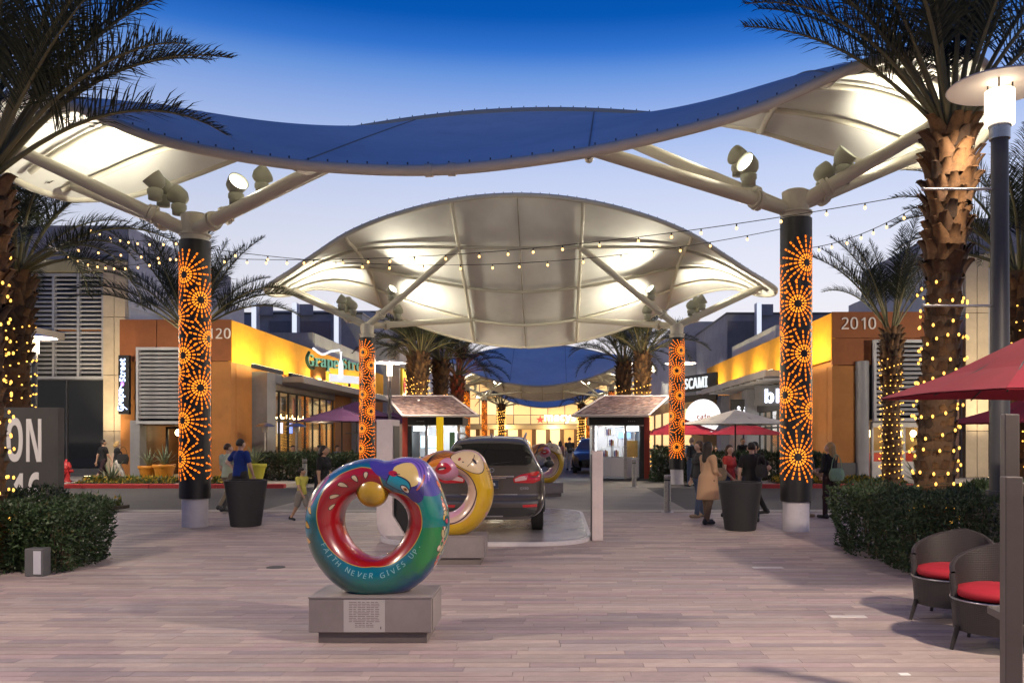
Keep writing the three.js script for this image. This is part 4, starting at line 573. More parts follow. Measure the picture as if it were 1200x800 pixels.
parasol(5.05, -8.9, 1.15, 2.24, 2.9, red, 'large red parasol over the wicker chairs', .12, 0); parasol(10.9, -19.0, 1.5, 2.1, 2.8, red, 'red parasol behind the dark lamp post', .3, 0);
parasol(-9.1, -36.6, 1.65, 2.45, 3.05, purple, 'purple parasol on the restaurant terrace beside the hedge'); parasol(-9.4, -40.6, 1.75, 2.75, 3.5, purple, 'purple parasol further along the restaurant terrace'); parasol(-8.4, -44.6, 1.6, 2.5, 3.1, purple, 'purple parasol at the far end of the restaurant terrace'); parasol(-8.1, -37.6, .9, 1.98, 2.15, cloth(.5, .52, .58), 'small pale parasol under the purple ones');
parasol(6.9, -32.4, 1.75, 2.27, 2.85, pale, 'pale cream parasol behind the woman in the peach dress', .35, 0); parasol(5.6, -38.4, 1.6, 1.9, 2.6, red, 'red parasol on the terrace behind the pale one'); parasol(8.5, -38.2, 1.7, 1.9, 2.5, red, 'red parasol on the terrace beside the shop windows'); parasol(6.6, -44, 1.6, 2.1, 2.8, red, 'red parasol deep in the terrace beneath the round sign');
lamp(-10.5, 2.3, -38.5, WARM, 6, 6, 'terrace_glow'); lamp(8.2, 1.8, -40, WARMW, 10, 6, 'terrace_glow'); lamp(6.0, 2.2, -46, WARMW, 10, 6, 'terrace_glow');
// patio heaters and tables on the restaurant terrace
const heat = (x, z, l) => { const t = thing('patio_heater', l, 'patio heater', [x, .11, z], 0, 'steel patio heaters on the terrace'); part(t, 'base', lathe([[0, .02], [.24, .02], [.24, .5], [.2, .55], [.04, .6], [0, .6]], 18), M.brushed); part(t, 'post', rod([0, .55, 0], [0, 1.9, 0], .045), M.brushed); part(t, 'burner', rod([0, 1.9, 0], [0, 2.15, 0], .12, .14, 14), M.brushed); part(t, 'reflector', lathe([[0, 2.3], [.2, 2.27], [.45, 2.15], [.44, 2.14], [.2, 2.24], [0, 2.27]], 24), M.brushed); };
heat(-12.4, -36.6, 'steel patio heater by the restaurant glass, beside the portal'); heat(-11.3, -37.4, 'steel patio heater between the portal and the purple parasols');
function cafeTable(x, z, l, g) { const t = thing('cafe_table', l, 'table', [x, .11, z], 0, g); part(t, 'table_top', rod([0, .72, 0], [0, .75, 0], .4, .4, 20), M.wood); part(t, 'table_leg', rod([0, .02, 0], [0, .72, 0], .035), M.dark); part(t, 'table_foot', rod([0, 0, 0], [0, .03, 0], .25, .25, 16), M.dark); }
cafeTable(-10.6, -36.2, 'cafe table by the hedge on the restaurant terrace', 'terrace tables'); cafeTable(-8.6, -36.4, 'cafe table under the purple parasol by the hedge', 'terrace tables'); cafeTable(7.4, -36.3, 'cafe table on the terrace with red parasols', 'terrace tables'); cafeTable(9.2, -36.0, 'cafe table by the slatted awning shop', 'terrace tables');

// ---------------------------------------------------------------- planters, bollards, hydrant, boards
const potTall = lathe([[0, 0], [.28, 0], [.30, .02], [.415, .88], [.415, .92], [.39, .92], [.37, .85], [0, .84]], 40), potMat = mat(.024, .023, .026, .75, { map: N1m, bumpMap: N2m, bumpScale: .002 });
for (const [x, z, l] of [[-6.25, -17.3, 'tall dark tapered planter before the man in blue'], [3.62, -16.55, 'tall dark tapered planter beside the woman in the peach dress']]) { const t = thing('tall_planter', l, 'planter', [x, 0, z], 0, 'tall dark planters beside the columns'); part(t, 'pot', potTall, potMat); part(t, 'rim', at(new THREE.TorusGeometry(.402, .02, 8, 40), 0, .915, 0, 0, Math.PI / 2), potMat); part(t, 'soil', rod([0, .83, 0], [0, .845, 0], .37, .37, 24), M.soil); }
function bollard(x, z, h, l) { const t = thing('bollard', l, 'bollard', [x, 0, z], 0, 'steel bollards at the crossing'); part(t, 'post', rod([0, 0, 0], [0, h * .84, 0], .085, .085, 20), M.brushed); part(t, 'band', rod([0, h * .84, 0], [0, h * .87, 0], .07, .07, 20), M.dark); part(t, 'cap', lathe([[0, h], [.07, h], [.085, h - .015], [.085, h * .87], [0, h * .87]], 20), M.brushed); part(t, 'foot_ring', lathe([[.085, .02], [.14, .015], [.15, 0]], 20), M.brushed); }
bollard(2.72, -20.4, .9, 'stainless steel bollard standing beside the woman in the peach dress'); bollard(2.9, -30.8, 1.0, 'stainless steel bollard by the book shelf kiosk'); bollard(-9.0, -30.8, 1.0, 'stainless steel bollard by the restaurant terrace hedge');
{ const t = thing('fire_hydrant', 'red fire hydrant on the pavement before the dark shop windows', 'hydrant', [-18.3, .11, -32.0]), hm = mat(.36, .012, .015, .5, { map: N1m });
  part(t, 'barrel', lathe([[0, 0], [.2, 0], [.2, .05], [.13, .08], [.13, .5], [.17, .52], [.17, .58], [0, .58]], 18), hm); part(t, 'bonnet', lathe([[.17, .58], [.16, .66], [.1, .76], [.04, .79], [.04, .86], [0, .86]], 18), hm); for (const s of [-1, 1]) part(t, 'side_nozzle', rod([s * .1, .42, 0], [s * .25, .42, 0], .06, .06, 12), hm); part(t, 'front_nozzle', rod([0, .38, .1], [0, .38, .24], .08, .08, 12), hm); }
{ const t = thing('event_board', 'tall grey board with white letters ON and 16 behind the palm', 'sign board', [-8.75, 0, -13.9]), lm = mat(.72, .69, .66, .6);
  part(t, 'board', rbx(-.95, .72, .0, 2.28, -.09, .09, .015), mat(.06, .057, .053, .7, { map: N1m })); part(t, 'letter', at(text('O', .7, .012, FONTB, .42), .02, 1.4, .088), lm); part(t, 'letter', at(text('N', .7, .012, FONTB, .42), .33, 1.4, .088), lm); part(t, 'digit', at(text('1', .7, .012, FONTB, .42), .08, .52, .088), lm); part(t, 'digit', at(text('6', .7, .012, FONTB, .42), .33, .52, .088), lm); }
{ const t = thing('utility_box', 'small grey utility box at the foot of the hedge by the ON 16 board', 'utility box', [-6.72, 0, -11.1]); part(t, 'box', rbx(-.12, .12, 0, .36, -.09, .09, .01), M.darkgrey); part(t, 'cover_plate', rbx(0, .1, .03, .33, .091, .1, .003), mat(.4, .4, .45, .5)); }
// metal menu frame close to the wicker chairs
{ const t = thing('menu_frame', 'brown metal frame of a menu stand beside the wicker chairs', 'menu stand', [2.79, 0, -5.2], -.15), bm = mat(.085, .07, .065, .5, { map: N1m }); part(t, 'front_post', rbx(-.05, .05, 0, 1.56, -.05, .05, .008), bm); part(t, 'rear_post', rbx(.08, .17, 0, 1.95, -.42, -.33, .008), bm); part(t, 'side_rail', rbx(-.03, .13, .66, .71, -.33, -.04, .006), bm); part(t, 'front_rail', rbx(.05, .9, .6, .66, -.03, .03, .006), bm); part(t, 'far_post', rbx(.9, 1.0, 0, 1.56, -.05, .05, .008), bm); part(t, 'top_rail', rbx(.05, .9, 1.44, 1.52, -.03, .03, .006), bm); part(t, 'menu_panel', rbx(.06, .89, .67, 1.43, -.012, .012, .004), mat(.05, .042, .04, .6, { map: N1m })); }
// wicker tub chairs
const weave = (() => { const n = 64, d = new Uint8Array(n * n * 4); for (let y = 0; y < n; y++) for (let x = 0; x < n; x++) { const cx = Math.floor(x / 8), cy = Math.floor(y / 8), o = (cx + cy) % 2, u = (x % 8) / 8 - .44, v = (y % 8) / 8 - .44, k = Math.cos((o ? u : v) * 3) * .6 + .4 * Math.cos((o ? v : u) * 1.4); const q = Math.max(0, Math.min(255, 255 * k)); d.set([q, q, q, 255], (y * n + x) * 4); } const t = new THREE.DataTexture(d, n, n); t.wrapS = t.wrapT = THREE.RepeatWrapping; t.magFilter = THREE.LinearFilter; t.repeat.set(8, 8); t.needsUpdate = true; return t; })();
const wicker = mat(.022, .017, .018, .55, { bumpMap: weave, bumpScale: .004 }), cushion = cloth(.36, .008, .022);
function tubChair(x, z, turn, label) {
  const t = thing('tub_chair', label, 'chair', [x, 0, z], turn, 'wicker tub chairs under the red parasol');
  // shell: plan follows a U, open to +z; rim high at the back, lower at the arms
  const plan = s => { const a = lerp(-.5, .5, s) * Math.PI * 1.32; return [Math.sin(a) * .335, -Math.cos(a) * .33 + .02, a]; }, rim = s => { const k = Math.abs(s - .5) * 2; return .86 - .23 * Math.pow(k, 1.25); };
  const sh = (off, low) => (s, q) => { const [px, pz, a] = plan(s), y = lerp(low, rim(s), q), flare = 1 + .10 * q + off; return [px * flare, y, pz * flare - .03 * q]; };
  const outer = grid(sh(.03, .40), 32, 8), inner = grid((s, q) => sh(-.10, .40)(1 - s, q), 32, 8), cap = grid((s, q) => { const a = sh(.03, .4)(s, 1), b = sh(-.10, .4)(s, 1); return [lerp(a[0], b[0], q), a[1] + .012 * Math.sin(q * Math.PI), lerp(a[2], b[2], q)]; }, 32, 3);
  part(t, 'back_shell', mg(outer, inner, cap), wicker); for (const s of [0, 1]) { const [px, pz] = plan(s), f = 1.08; part(t, 'arm_front', mg(rod([px * 1.0, .38, pz * 1.0], [px * f, rim(s) - .005, pz * f - .03], .035, .03, 10)), wicker); }
  const apron = grid((s, q) => { const a = s * Math.PI * 2, r = .36; return [Math.sin(a) * r * (1 - .06 * (1 - q)), lerp(.16, .42, q), Math.cos(a) * r * (1 - .06 * (1 - q)) + .03]; }, 36, 4, true); part(t, 'seat_apron', mg(apron, rod([0, .16, .03], [0, .17, .03], .34, .34, 36), rod([0, .41, .03], [0, .42, .03], .358, .358, 36)), wicker);
  part(t, 'seat_band', at(new THREE.TorusGeometry(.362, .008, 6, 40), 0, .425, .03, 0, Math.PI / 2), M.brushed);
  for (const [sx, sz] of [[-1, 1], [1, 1], [-1, -1], [1, -1]]) part(t, 'leg', rod([sx * .25, .2, .03 + sz * .24], [sx * .29, 0, .03 + sz * .29], .024, .015, 8), wicker);
  const c = part(t, 'cushion', lathe([[0, .425], [.27, .425], [.315, .44], [.33, .475], [.31, .51], [.22, .535], [0, .545]], 36), cushion); c.position.z = .02;
}
tubChair(3.95, -8.45, -.75, 'brown wicker tub chair with red cushion against the hedge'); tubChair(3.80, -7.3, -.68, 'brown wicker tub chair with red cushion next to the menu frame');

// ---------------------------------------------------------------- kiosks with tilted patterned roofs
const roofPrint = canvas(512, 256, (g, w, h) => { const r = rng(90); g.fillStyle = '#8a7470'; g.fillRect(0, 0, w, h); const cols = ['#b9a29c', '#6d5450', '#c9b8b4', '#584340', '#a98a80', '#d8c6bd', '#7b4f44', '#cfa98f']; for (let i = 0; i < 900; i++) { g.save(); g.translate(r() * w, r() * h); g.rotate(-.5 + r() * .5); g.fillStyle = cols[Math.floor(r() * 8)]; g.beginPath(); g.ellipse(0, 0, 9 + r() * 14, 2.5 + r() * 4, 0, 0, 7); g.fill(); g.restore(); } });
function kiosk(x, z, s, label, yellow) {
  const t = thing('kiosk', label, 'kiosk', [x, 0, z], 0, 'vendor kiosks with tilted patterned roofs'), b = (x0, x1, ...r) => bx(Math.min(s * x0, s * x1), Math.max(s * x0, s * x1), ...r);
  part(t, 'floor_plate', b(-1.2, 1.2, 0, .08, -1.1, 1.1), M.darkgrey);
  for (const [px, pz] of [[-1.12, 1.02], [.2, 1.02], [-1.12, -1.02]]) part(t, 'post', b(px - .06, px + .06, .08, 2.3, pz - .06, pz + .06), M.brushed);
  part(t, 'red_side', b(.98, 1.2, .08, 2.62, -1.0, 1.06), mat(.30, .035, .02, .6, { map: N1m })); part(t, 'dark_side', b(.80, .975, .08, 2.3, -.9, 1.04), M.dark);
  part(t, 'fascia', mg(b(-1.3, .96, 2.3, 2.62, -1.1, 1.14)), M.dark); part(t, 'fascia_text', at(text('- - - -', .1, .008, FONTB), s * .45, 2.44, 1.145), mat(.6, .6, .6, .6));
  part(t, 'counter', b(-1.0, .78, .14, .95, .45, .95), M.white); for (let i = 0; i < 3; i++) part(t, 'counter_door', b(-.98 + i * .58, -.42 + i * .58, .18, .91, .952, .965), mat(.7, .69, .67, .4));
  const ceil = part(t, 'ceiling_panel', b(-1.2, .95, 2.26, 2.298, -1.05, 1.08), M.white); part(t, 'glow_strip', b(.25, .75, 2.05, 2.25, .90, .93), glow(.85, .95, 1, 5)); part(t, 'glow_strip', b(-1.04, -.98, .98, 2.25, .98, 1.01), glow(.9, .97, 1, 5));
  lamp(x + s * -.3, 2.05, z + .2, COOLW, 7, 6, 'kiosk_lamp');
  part(t, 'back_wall', b(-1.05, .8, .95, 2.25, -1.06, -1.0), mat(.5, .5, .52, .6));
  if (!yellow) { for (const [x0, y0, w, h] of [[-.75, .97, .42, .42], [-.3, .97, .42, .42], [-.5, 1.41, .42, .42], [-.62, 1.85, .4, .38]]) { const sh = part(t, 'shelf_cube', mg(b(x0, x0 + w, y0, y0 + .02, .5, .8), b(x0, x0 + w, y0 + h - .02, y0 + h, .5, .8), b(x0, x0 + .02, y0 + .02, y0 + h - .02, .5, .8), b(x0 + w - .02, x0 + w, y0 + .02, y0 + h - .02, .5, .8)), M.white); for (let k = 0; k < 3; k++) part(sh, 'book', b(x0 + .06 + k * .07, x0 + .11 + k * .07, y0 + .02, y0 + .26 + .04 * (k % 2), .55, .75), mat([.1, .3, .5][k], [.1, .05, .3][k], [.3, .05, .1][k], .6)); } part(t, 'poster', b(.3, .75, .97, 1.65, .62, .65), mat(.75, .45, .12, .5, { map: rep(N1, .8) })); part(t, 'screen', b(.05, .6, 1.75, 2.0, -.9, -.86), glow(.25, .45, .8, 1.2)); }
  else { part(t, 'screen', b(-.2, .55, 1.35, 1.85, .3, .33), glow(.7, .95, 1, 1.3)); part(t, 'monitor', b(-.15, .3, 1.0, 1.3, .55, .6), glow(.8, .95, 1, 1.4)); part(t, 'plant_display', b(-.95, -.7, .97, 2.0, .4, .6), mat(.05, .10, .04, .7)); }
  // tilted roof: a skewed plate, low along the street front and high behind, drawn outwards
  const K = [[-2.0, 2.68, 1.7], [1.05, 2.68, 1.7], [2.35, 3.62, -1.5], [-.55, 3.62, -1.5]].map(([a, y, c]) => V3(s * a, y, c)), roof = part(t, 'roof_panel', (() => { const g = grid((u, v) => { const p = K[0].clone().lerp(K[1], u).lerp(K[3].clone().lerp(K[2], u), v); return p.toArray(); }, 4, 4), q = g.clone(); q.translate(0, -.05, 0); return mergeGeometries([plain(g), plain(q)]); })(), mat(.42, .40, .40, .6, { map: roofPrint, side: THREE.DoubleSide }));
  for (let i = 0; i < 4; i++) part(roof, 'roof_edge', rod(K[i].clone().add(V3(0, -.025, 0)), K[(i + 1) % 4].clone().add(V3(0, -.025, 0)), .055, .055, 8), mat(.5, .44, .42, .5)); for (let k = 1; k < 4; k++) part(roof, 'roof_bar', rod(K[0].clone().lerp(K[1], k / 4).add(V3(0, -.09, 0)), K[3].clone().lerp(K[2], k / 4).add(V3(0, -.09, 0)), .03, .03, 6), M.darkgrey);
  part(t, 'roof_prop', b(.75, .83, 2.62, 2.95, .6, .68), M.brushed); part(t, 'roof_prop', b(.75, .83, 2.62, 3.42, -.68, -.6), M.brushed);
}
kiosk(2.75, -36.2, 1, 'glass sided vendor kiosk with white book shelf and red side panel', false); kiosk(-5.05, -36.2, -1, 'vendor kiosk with tilted roof and screens behind the yellow upright sign', true);
{ const t = thing('yellow_banner', 'upright bright yellow sign beside the kiosk with the screens', 'sign', [-4.25, 0, -31.8]); part(t, 'panel', rbx(-.13, .13, .05, 2.55, -.04, .04, .01), glow(1, .60, .01, .55)); part(t, 'foot', rbx(-.25, .25, 0, .05, -.2, .2, .01), M.dark); }
// ---------------------------------------------------------------- painted ring sculptures
const seedsOn = (g, X, Y, pts, fill, sx = 1) => pts.forEach(([th, v, len, rot]) => { g.save(); g.translate(X(th), Y(v)); g.rotate(rot); g.beginPath(); g.moveTo(0, -len); g.quadraticCurveTo(len * .55 * sx, -len * .1, len * .3 * sx, len * .8); g.quadraticCurveTo(0, len * 1.05, -len * .3 * sx, len * .8); g.quadraticCurveTo(-len * .55 * sx, -len * .1, 0, -len); g.closePath(); g.fillStyle = fill; g.lineWidth = 9; g.strokeStyle = '#14100f'; g.stroke(); g.fill(); g.restore(); });
const paintA = canvas(2048, 1024, (g, w, h) => {
  const X = th => ((th % 360 + 360) % 360) / 360 * w, Y = v => (1 - v) * h, r = rng(7);
  g.fillStyle = '#0b6f84'; g.fillRect(0, 0, w, h);
  const blot = (th, v, rad, c, n = 60) => { for (let i = 0; i < n; i++) { g.fillStyle = c; g.globalAlpha = .12; g.beginPath(); g.ellipse(X(th) + (r() - .5) * rad * 2, Y(v) + (r() - .5) * rad, rad * (.2 + r() * .5), rad * (.12 + r() * .35), r() * 3, 0, 7); g.fill(); } g.globalAlpha = 1; };
  blot(200, .12, 170, '#06443a'); blot(225, .1, 150, '#0a4a3c'); blot(330, .15, 170, '#128a3c', 80); blot(345, .2, 120, '#1c9440'); blot(280, .1, 180, '#0d6f78'); blot(300, .04, 160, '#1b3f9a', 70); blot(250, .05, 140, '#155f8c'); blot(15, .2, 120, '#0f8f78', 60); blot(160, .1, 130, '#1d8fc0', 70); blot(140, .08, 130, '#2c62b8', 60); blot(270, .2, 120, '#0b7f70', 50); blot(90, .02, 160, '#3a2f86', 60);
  // red inside
  const B = [[0, .275], [25, .27], [45, .31], [60, .36], [75, .33], [85, .19], [100, .155], [120, .165], [150, .21], [180, .26], [220, .31], [270, .365], [320, .315], [360, .275]];
  g.beginPath(); B.forEach(([t, v], i) => g[i ? 'lineTo' : 'moveTo'](i === B.length - 1 ? w : X(t), Y(v))); for (let i = B.length - 1; i >= 0; i--) g.lineTo(i === B.length - 1 ? w : X(B[i][0]), Y(.75)); g.closePath(); g.fillStyle = '#a40f1a'; g.fill(); g.lineWidth = 7; g.strokeStyle = '#c9a13a'; g.beginPath(); B.forEach(([t, v], i) => g[i ? 'lineTo' : 'moveTo'](i === B.length - 1 ? w : X(t), Y(v))); g.stroke();
  for (let i = 0; i < 90; i++) { g.fillStyle = r() < .5 ? '#c41c2a' : '#960d18'; g.globalAlpha = .12; g.beginPath(); g.ellipse(r() * w, Y(.36 + r() * .34), 60 + r() * 120, 20 + r() * 40, 0, 0, 7); g.fill(); } g.globalAlpha = 1;
  seedsOn(g, X, Y, [[96, .235, 30, .1], [108, .25, 34, -.25], [123, .265, 38, -.5], [139, .30, 36, -.8], [152, .335, 30, -1.1]], '#d8c3a0');
  seedsOn(g, X, Y, [[164, .15, 34, .5], [178, .14, 38, .3], [192, .12, 40, .15]], '#d9a640');
  // winking eye on the shoulder
  g.save(); g.translate(X(146), Y(.115)); g.rotate(-.25); g.lineWidth = 8; g.strokeStyle = '#2b1440'; g.fillStyle = '#a54d8c'; g.beginPath(); g.ellipse(0, 0, 92, 50, 0, 0, 7); g.fill(); g.stroke(); g.fillStyle = '#efe6d8'; g.beginPath(); g.ellipse(0, 6, 66, 27, 0, 0, 7); g.fill(); g.stroke(); g.fillStyle = '#2f7a4c'; g.beginPath(); g.arc(4, 6, 22, 0, 7); g.fill(); g.fillStyle = '#0a0808'; g.beginPath(); g.arc(4, 6, 10, 0, 7); g.fill(); g.strokeStyle = '#c4668f'; g.lineWidth = 10; g.beginPath(); g.moveTo(-80, -30); g.quadraticCurveTo(0, -64, 86, -22); g.stroke(); g.restore();
  g.strokeStyle = '#d8b46a'; g.lineWidth = 12; for (let k = 0; k < 3; k++) { g.beginPath(); g.moveTo(X(156), Y(.10 + .024 * k)); g.quadraticCurveTo(X(160), Y(.085 + .024 * k), X(165), Y(.105 + .024 * k)); g.stroke(); }
  // sleeping face at the joint: purple hair, cream and turquoise profile, red lips
  g.fillStyle = '#4b3d9c'; g.beginPath(); g.ellipse(X(60), Y(.10), 190, 190, 0, 0, 7); g.fill(); g.fillStyle = '#32257a'; g.beginPath(); g.ellipse(X(48), Y(.22), 120, 70, .4, 0, 7); g.fill();
  g.fillStyle = '#e2c479'; g.beginPath(); g.moveTo(X(70), Y(.155)); g.bezierCurveTo(X(63), Y(.07), X(52), Y(.09), X(44), Y(.175)); g.bezierCurveTo(X(42), Y(.25), X(53), Y(.255), X(70), Y(.25)); g.closePath(); g.fill();
  g.fillStyle = '#1e93ac'; g.beginPath(); g.moveTo(X(71), Y(.195)); g.bezierCurveTo(X(62), Y(.235), X(52), Y(.19), X(45), Y(.24)); g.bezierCurveTo(X(46), Y(.31), X(60), Y(.32), X(72), Y(.29)); g.closePath(); g.fill(); g.lineWidth = 7; g.strokeStyle = '#1c1038'; g.stroke();
  g.fillStyle = '#b3202f'; g.beginPath(); g.ellipse(X(68.5), Y(.205), 26, 20, .4, 0, 7); g.fill(); g.strokeStyle = '#1c1038'; g.lineWidth = 6; g.beginPath(); g.moveTo(X(67), Y(.21)); g.lineTo(X(62), Y(.2)); g.stroke();
  g.fillStyle = '#e9e0cf'; g.beginPath(); g.ellipse(X(49), Y(.265), 34, 20, .2, 0, 7); g.fill(); g.stroke(); g.fillStyle = '#c77f28'; g.beginPath(); g.arc(X(48.6), Y(.265), 14, 0, 7); g.fill(); g.fillStyle = '#0c0808'; g.beginPath(); g.arc(X(48.6), Y(.265), 7, 0, 7); g.fill();
  g.strokeStyle = '#8a63c4'; g.lineWidth = 12; for (let k = 0; k < 4; k++) { g.beginPath(); g.moveTo(X(74), Y(.05 + k * .022)); g.bezierCurveTo(X(62), Y(-.01 + k * .02), X(50), Y(.03 + k * .03), X(40), Y(.12 + k * .03)); g.stroke(); }
  g.strokeStyle = '#c05a3a'; g.lineWidth = 9; g.beginPath(); g.moveTo(X(46), Y(.12)); g.quadraticCurveTo(X(41), Y(.16), X(40), Y(.22)); g.stroke();
  // flowers and curls down the outer flank
  const cols = ['#e2673a', '#f2d9c2', '#c7b27a', '#8fb7a2', '#e9b93c', '#d24d6a']; for (let i = 0; i < 26; i++) { const th = 32 - i * 2.6 + (r() - .5) * 3, v = .02 + r() * .09; g.fillStyle = cols[i % 6]; g.strokeStyle = '#2a221a'; g.lineWidth = 4; g.beginPath(); g.ellipse(X(th), Y(v), 12 + r() * 18, 9 + r() * 12, r() * 3, 0, 7); g.fill(); g.stroke(); }
  g.strokeStyle = '#b8ab8c'; g.lineWidth = 6; for (let i = 0; i < 7; i++) { g.beginPath(); g.arc(X(-2 - i * 4), Y(.065 + .02 * (i % 2)), 18, i, i + 4.2); g.stroke(); }
  // writing along the lower curve
  g.fillStyle = '#9fc6c8'; g.font = '54px sans-serif'; g.textAlign = 'center'; const str = 'FAITH NEVER GIVES UP.'; for (let i = 0; i < str.length; i++) { const th = 200 + i * 6.9; const v = .262 + .028 * Math.sin(Math.PI * (th - 200) / 138); g.save(); g.translate(X(th), Y(v) + 14 + ((i * 7) % 5) * 2); g.rotate(((i * 13) % 7 - 3) * .035); g.fillText(str[i], 0, 0); g.restore(); }
});
const paintB = canvas(2048, 1024, (g, w, h) => {
  const X = th => ((th % 360 + 360) % 360) / 360 * w, Y = v => (1 - v) * h, r = rng(9);
  g.fillStyle = '#e0b414'; g.fillRect(0, 0, w, h); for (let i = 0; i < 260; i++) { g.globalAlpha = .14; g.fillStyle = ['#f0c82a', '#c98a12', '#e58b1e', '#d8a410'][i % 4]; g.beginPath(); g.ellipse(r() * w, r() * h, 30 + r() * 90, 12 + r() * 30, r() * 3, 0, 7); g.fill(); } g.globalAlpha = 1;
  g.fillStyle = '#d977a8'; g.fillRect(X(190), Y(.06), X(300) - X(190), 40);
  // cream and orange inside with dark outline
  g.beginPath(); g.moveTo(0, Y(.28)); for (let t = 0; t <= 360; t += 10) g.lineTo(t / 360 * w, Y(.285 + .035 * Math.sin(t * .035))); g.lineTo(w, Y(.75)); g.lineTo(0, Y(.75)); g.closePath(); g.fillStyle = '#e3bfa4'; g.fill(); g.lineWidth = 15; g.strokeStyle = '#3a1326'; g.beginPath(); for (let t = 0; t <= 360; t += 10) g[t ? 'lineTo' : 'moveTo'](t / 360 * w, Y(.285 + .035 * Math.sin(t * .035) * (1 - t / 360))); g.stroke();
  for (const [a, b, c] of [[330, 372, '#e0562a'], [250, 330, '#e6a9c2'], [150, 210, '#d9772a'], [20, 60, '#caa0a8']]) { g.fillStyle = c; g.beginPath(); g.ellipse((X(a) + X(b)) / 2 || 0, Y(.42), Math.abs(b - a) / 360 * w * .5, 70, 0, 0, 7); g.fill(); }
  // orange hair with dark strands over the top
  g.fillStyle = '#e58a22'; g.beginPath(); g.ellipse(X(112), Y(.13), 250, 170, 0, 0, 7); g.fill(); g.strokeStyle = '#2a160c'; g.lineWidth = 12; for (let k = 0; k < 6; k++) { g.beginPath(); g.moveTo(X(150 - k * 4), Y(.31)); g.bezierCurveTo(X(130 - k * 3), Y(.24 - k * .02), X(110), Y(.15 - k * .02), X(82 - k * 2), Y(.2 - k * .03)); g.stroke(); }
  // pale face at the joint
  g.fillStyle = '#ecd0a4'; g.beginPath(); g.ellipse(X(57), Y(.17), 150, 120, 0, 0, 7); g.fill(); g.strokeStyle = '#3a2010'; g.lineWidth = 8; g.stroke(); g.fillStyle = '#1a1010'; g.beginPath(); g.ellipse(X(49), Y(.16), 26, 12, .2, 0, 7); g.fill(); g.beginPath(); g.ellipse(X(62), Y(.22), 8, 6, 0, 0, 7); g.fill(); g.fillStyle = '#a9362e'; g.beginPath(); g.ellipse(X(69), Y(.2), 12, 20, 0, 0, 7); g.fill(); g.lineWidth = 5; g.beginPath(); g.moveTo(X(55), Y(.10)); g.quadraticCurveTo(X(50), Y(.16), X(52), Y(.24)); g.stroke();
  g.strokeStyle = '#c77ab2'; g.lineWidth = 20; g.beginPath(); g.moveTo(X(-30), Y(.08)); g.bezierCurveTo(X(340), Y(.03), X(350), Y(.02), X(20), Y(.05)); g.stroke(); g.strokeStyle = '#3d2b18'; g.lineWidth = 7; for (let i = 0; i < 5; i++) { g.beginPath(); g.arc(X(20 + i * 4), Y(.06), 20, 0, 4); g.stroke(); }
});
const lipPaint = canvas(512, 256, (g, w, h) => { g.fillStyle = '#d99ab8'; g.fillRect(0, 0, w, h); g.fillStyle = '#c71a2c'; const cx = w * .25, cy = h * .52; g.beginPath(); g.moveTo(cx - 62, cy); g.bezierCurveTo(cx - 40, cy - 48, cx - 12, cy - 46, cx, cy - 30); g.bezierCurveTo(cx + 12, cy - 46, cx + 40, cy - 48, cx + 62, cy); g.bezierCurveTo(cx + 35, cy + 48, cx - 35, cy + 48, cx - 62, cy); g.fill(); g.fillStyle = '#1c0808'; g.beginPath(); g.ellipse(cx, cy - 2, 30, 9, -.15, 0, 7); g.fill(); g.fillStyle = '#efe4dc'; g.beginPath(); g.ellipse(cx, cy + 2, 20, 4, -.15, 0, 7); g.fill(); });
const plaqueTex = canvas(256, 256, (g, w, h) => { g.fillStyle = '#aaa4a2'; g.fillRect(0, 0, w, h); g.fillStyle = '#6d5c5e'; const r = rng(4); for (let i = 0; i < 15; i++) { const k = i > 11 ? .5 : .82, n = Math.floor(8 * k) + 1; let x = w * (.5 - k * .45); for (let j = 0; j < n; j++) { const L = w * k * .9 / n * (.6 + .4 * r()); g.fillRect(x, 16 + i * 14, L, 5); x += w * k * .9 / n; } } g.fillStyle = '#3c2c30'; g.fillRect(228, 212, 5, 22); });
const gloss = map => phys(.66, .66, .66, .28, { map, clearcoat: 1, clearcoatRoughness: .08 });
const glossA = gloss(paintA), glossB = gloss(paintB), plinthMat = mat(.25, .215, .21, .42, { map: N1m }), plinthTop = plinthMat;
function ringShape() {
  return grid((s, q) => {
    const th = s * Math.PI * 2, ph = q * Math.PI * 2, bumpAt = (c, wd) => { let d = th - c; d -= Math.round(d / 6.2832) * 6.2832; return Math.exp(-d * d / (wd * wd)); };
    const head = bumpAt(.93, .32), dip = bumpAt(1.42, .13), a = .178 * (1 + .10 * Math.sin(th * 1 + 2.6)), b = .25 * (1 - .06 * Math.cos(th));
    const outer = Math.max(0, Math.cos(ph)), front = Math.sin(ph); let rad = .468 + Math.cos(ph) * a + outer * (.085 * head - .03 * dip) + .012 * Math.sin(th * 3); let x = Math.cos(th) * rad, y = Math.sin(th) * rad * .985, z = front * b * (1 + .18 * head * Math.max(0, front));
    y = Math.max(y, -.598 + .03 * Math.max(0, Math.abs(x) - .3)); return [x, y, z];
  }, 120, 48, true);
}
const ringGeo = ringShape();
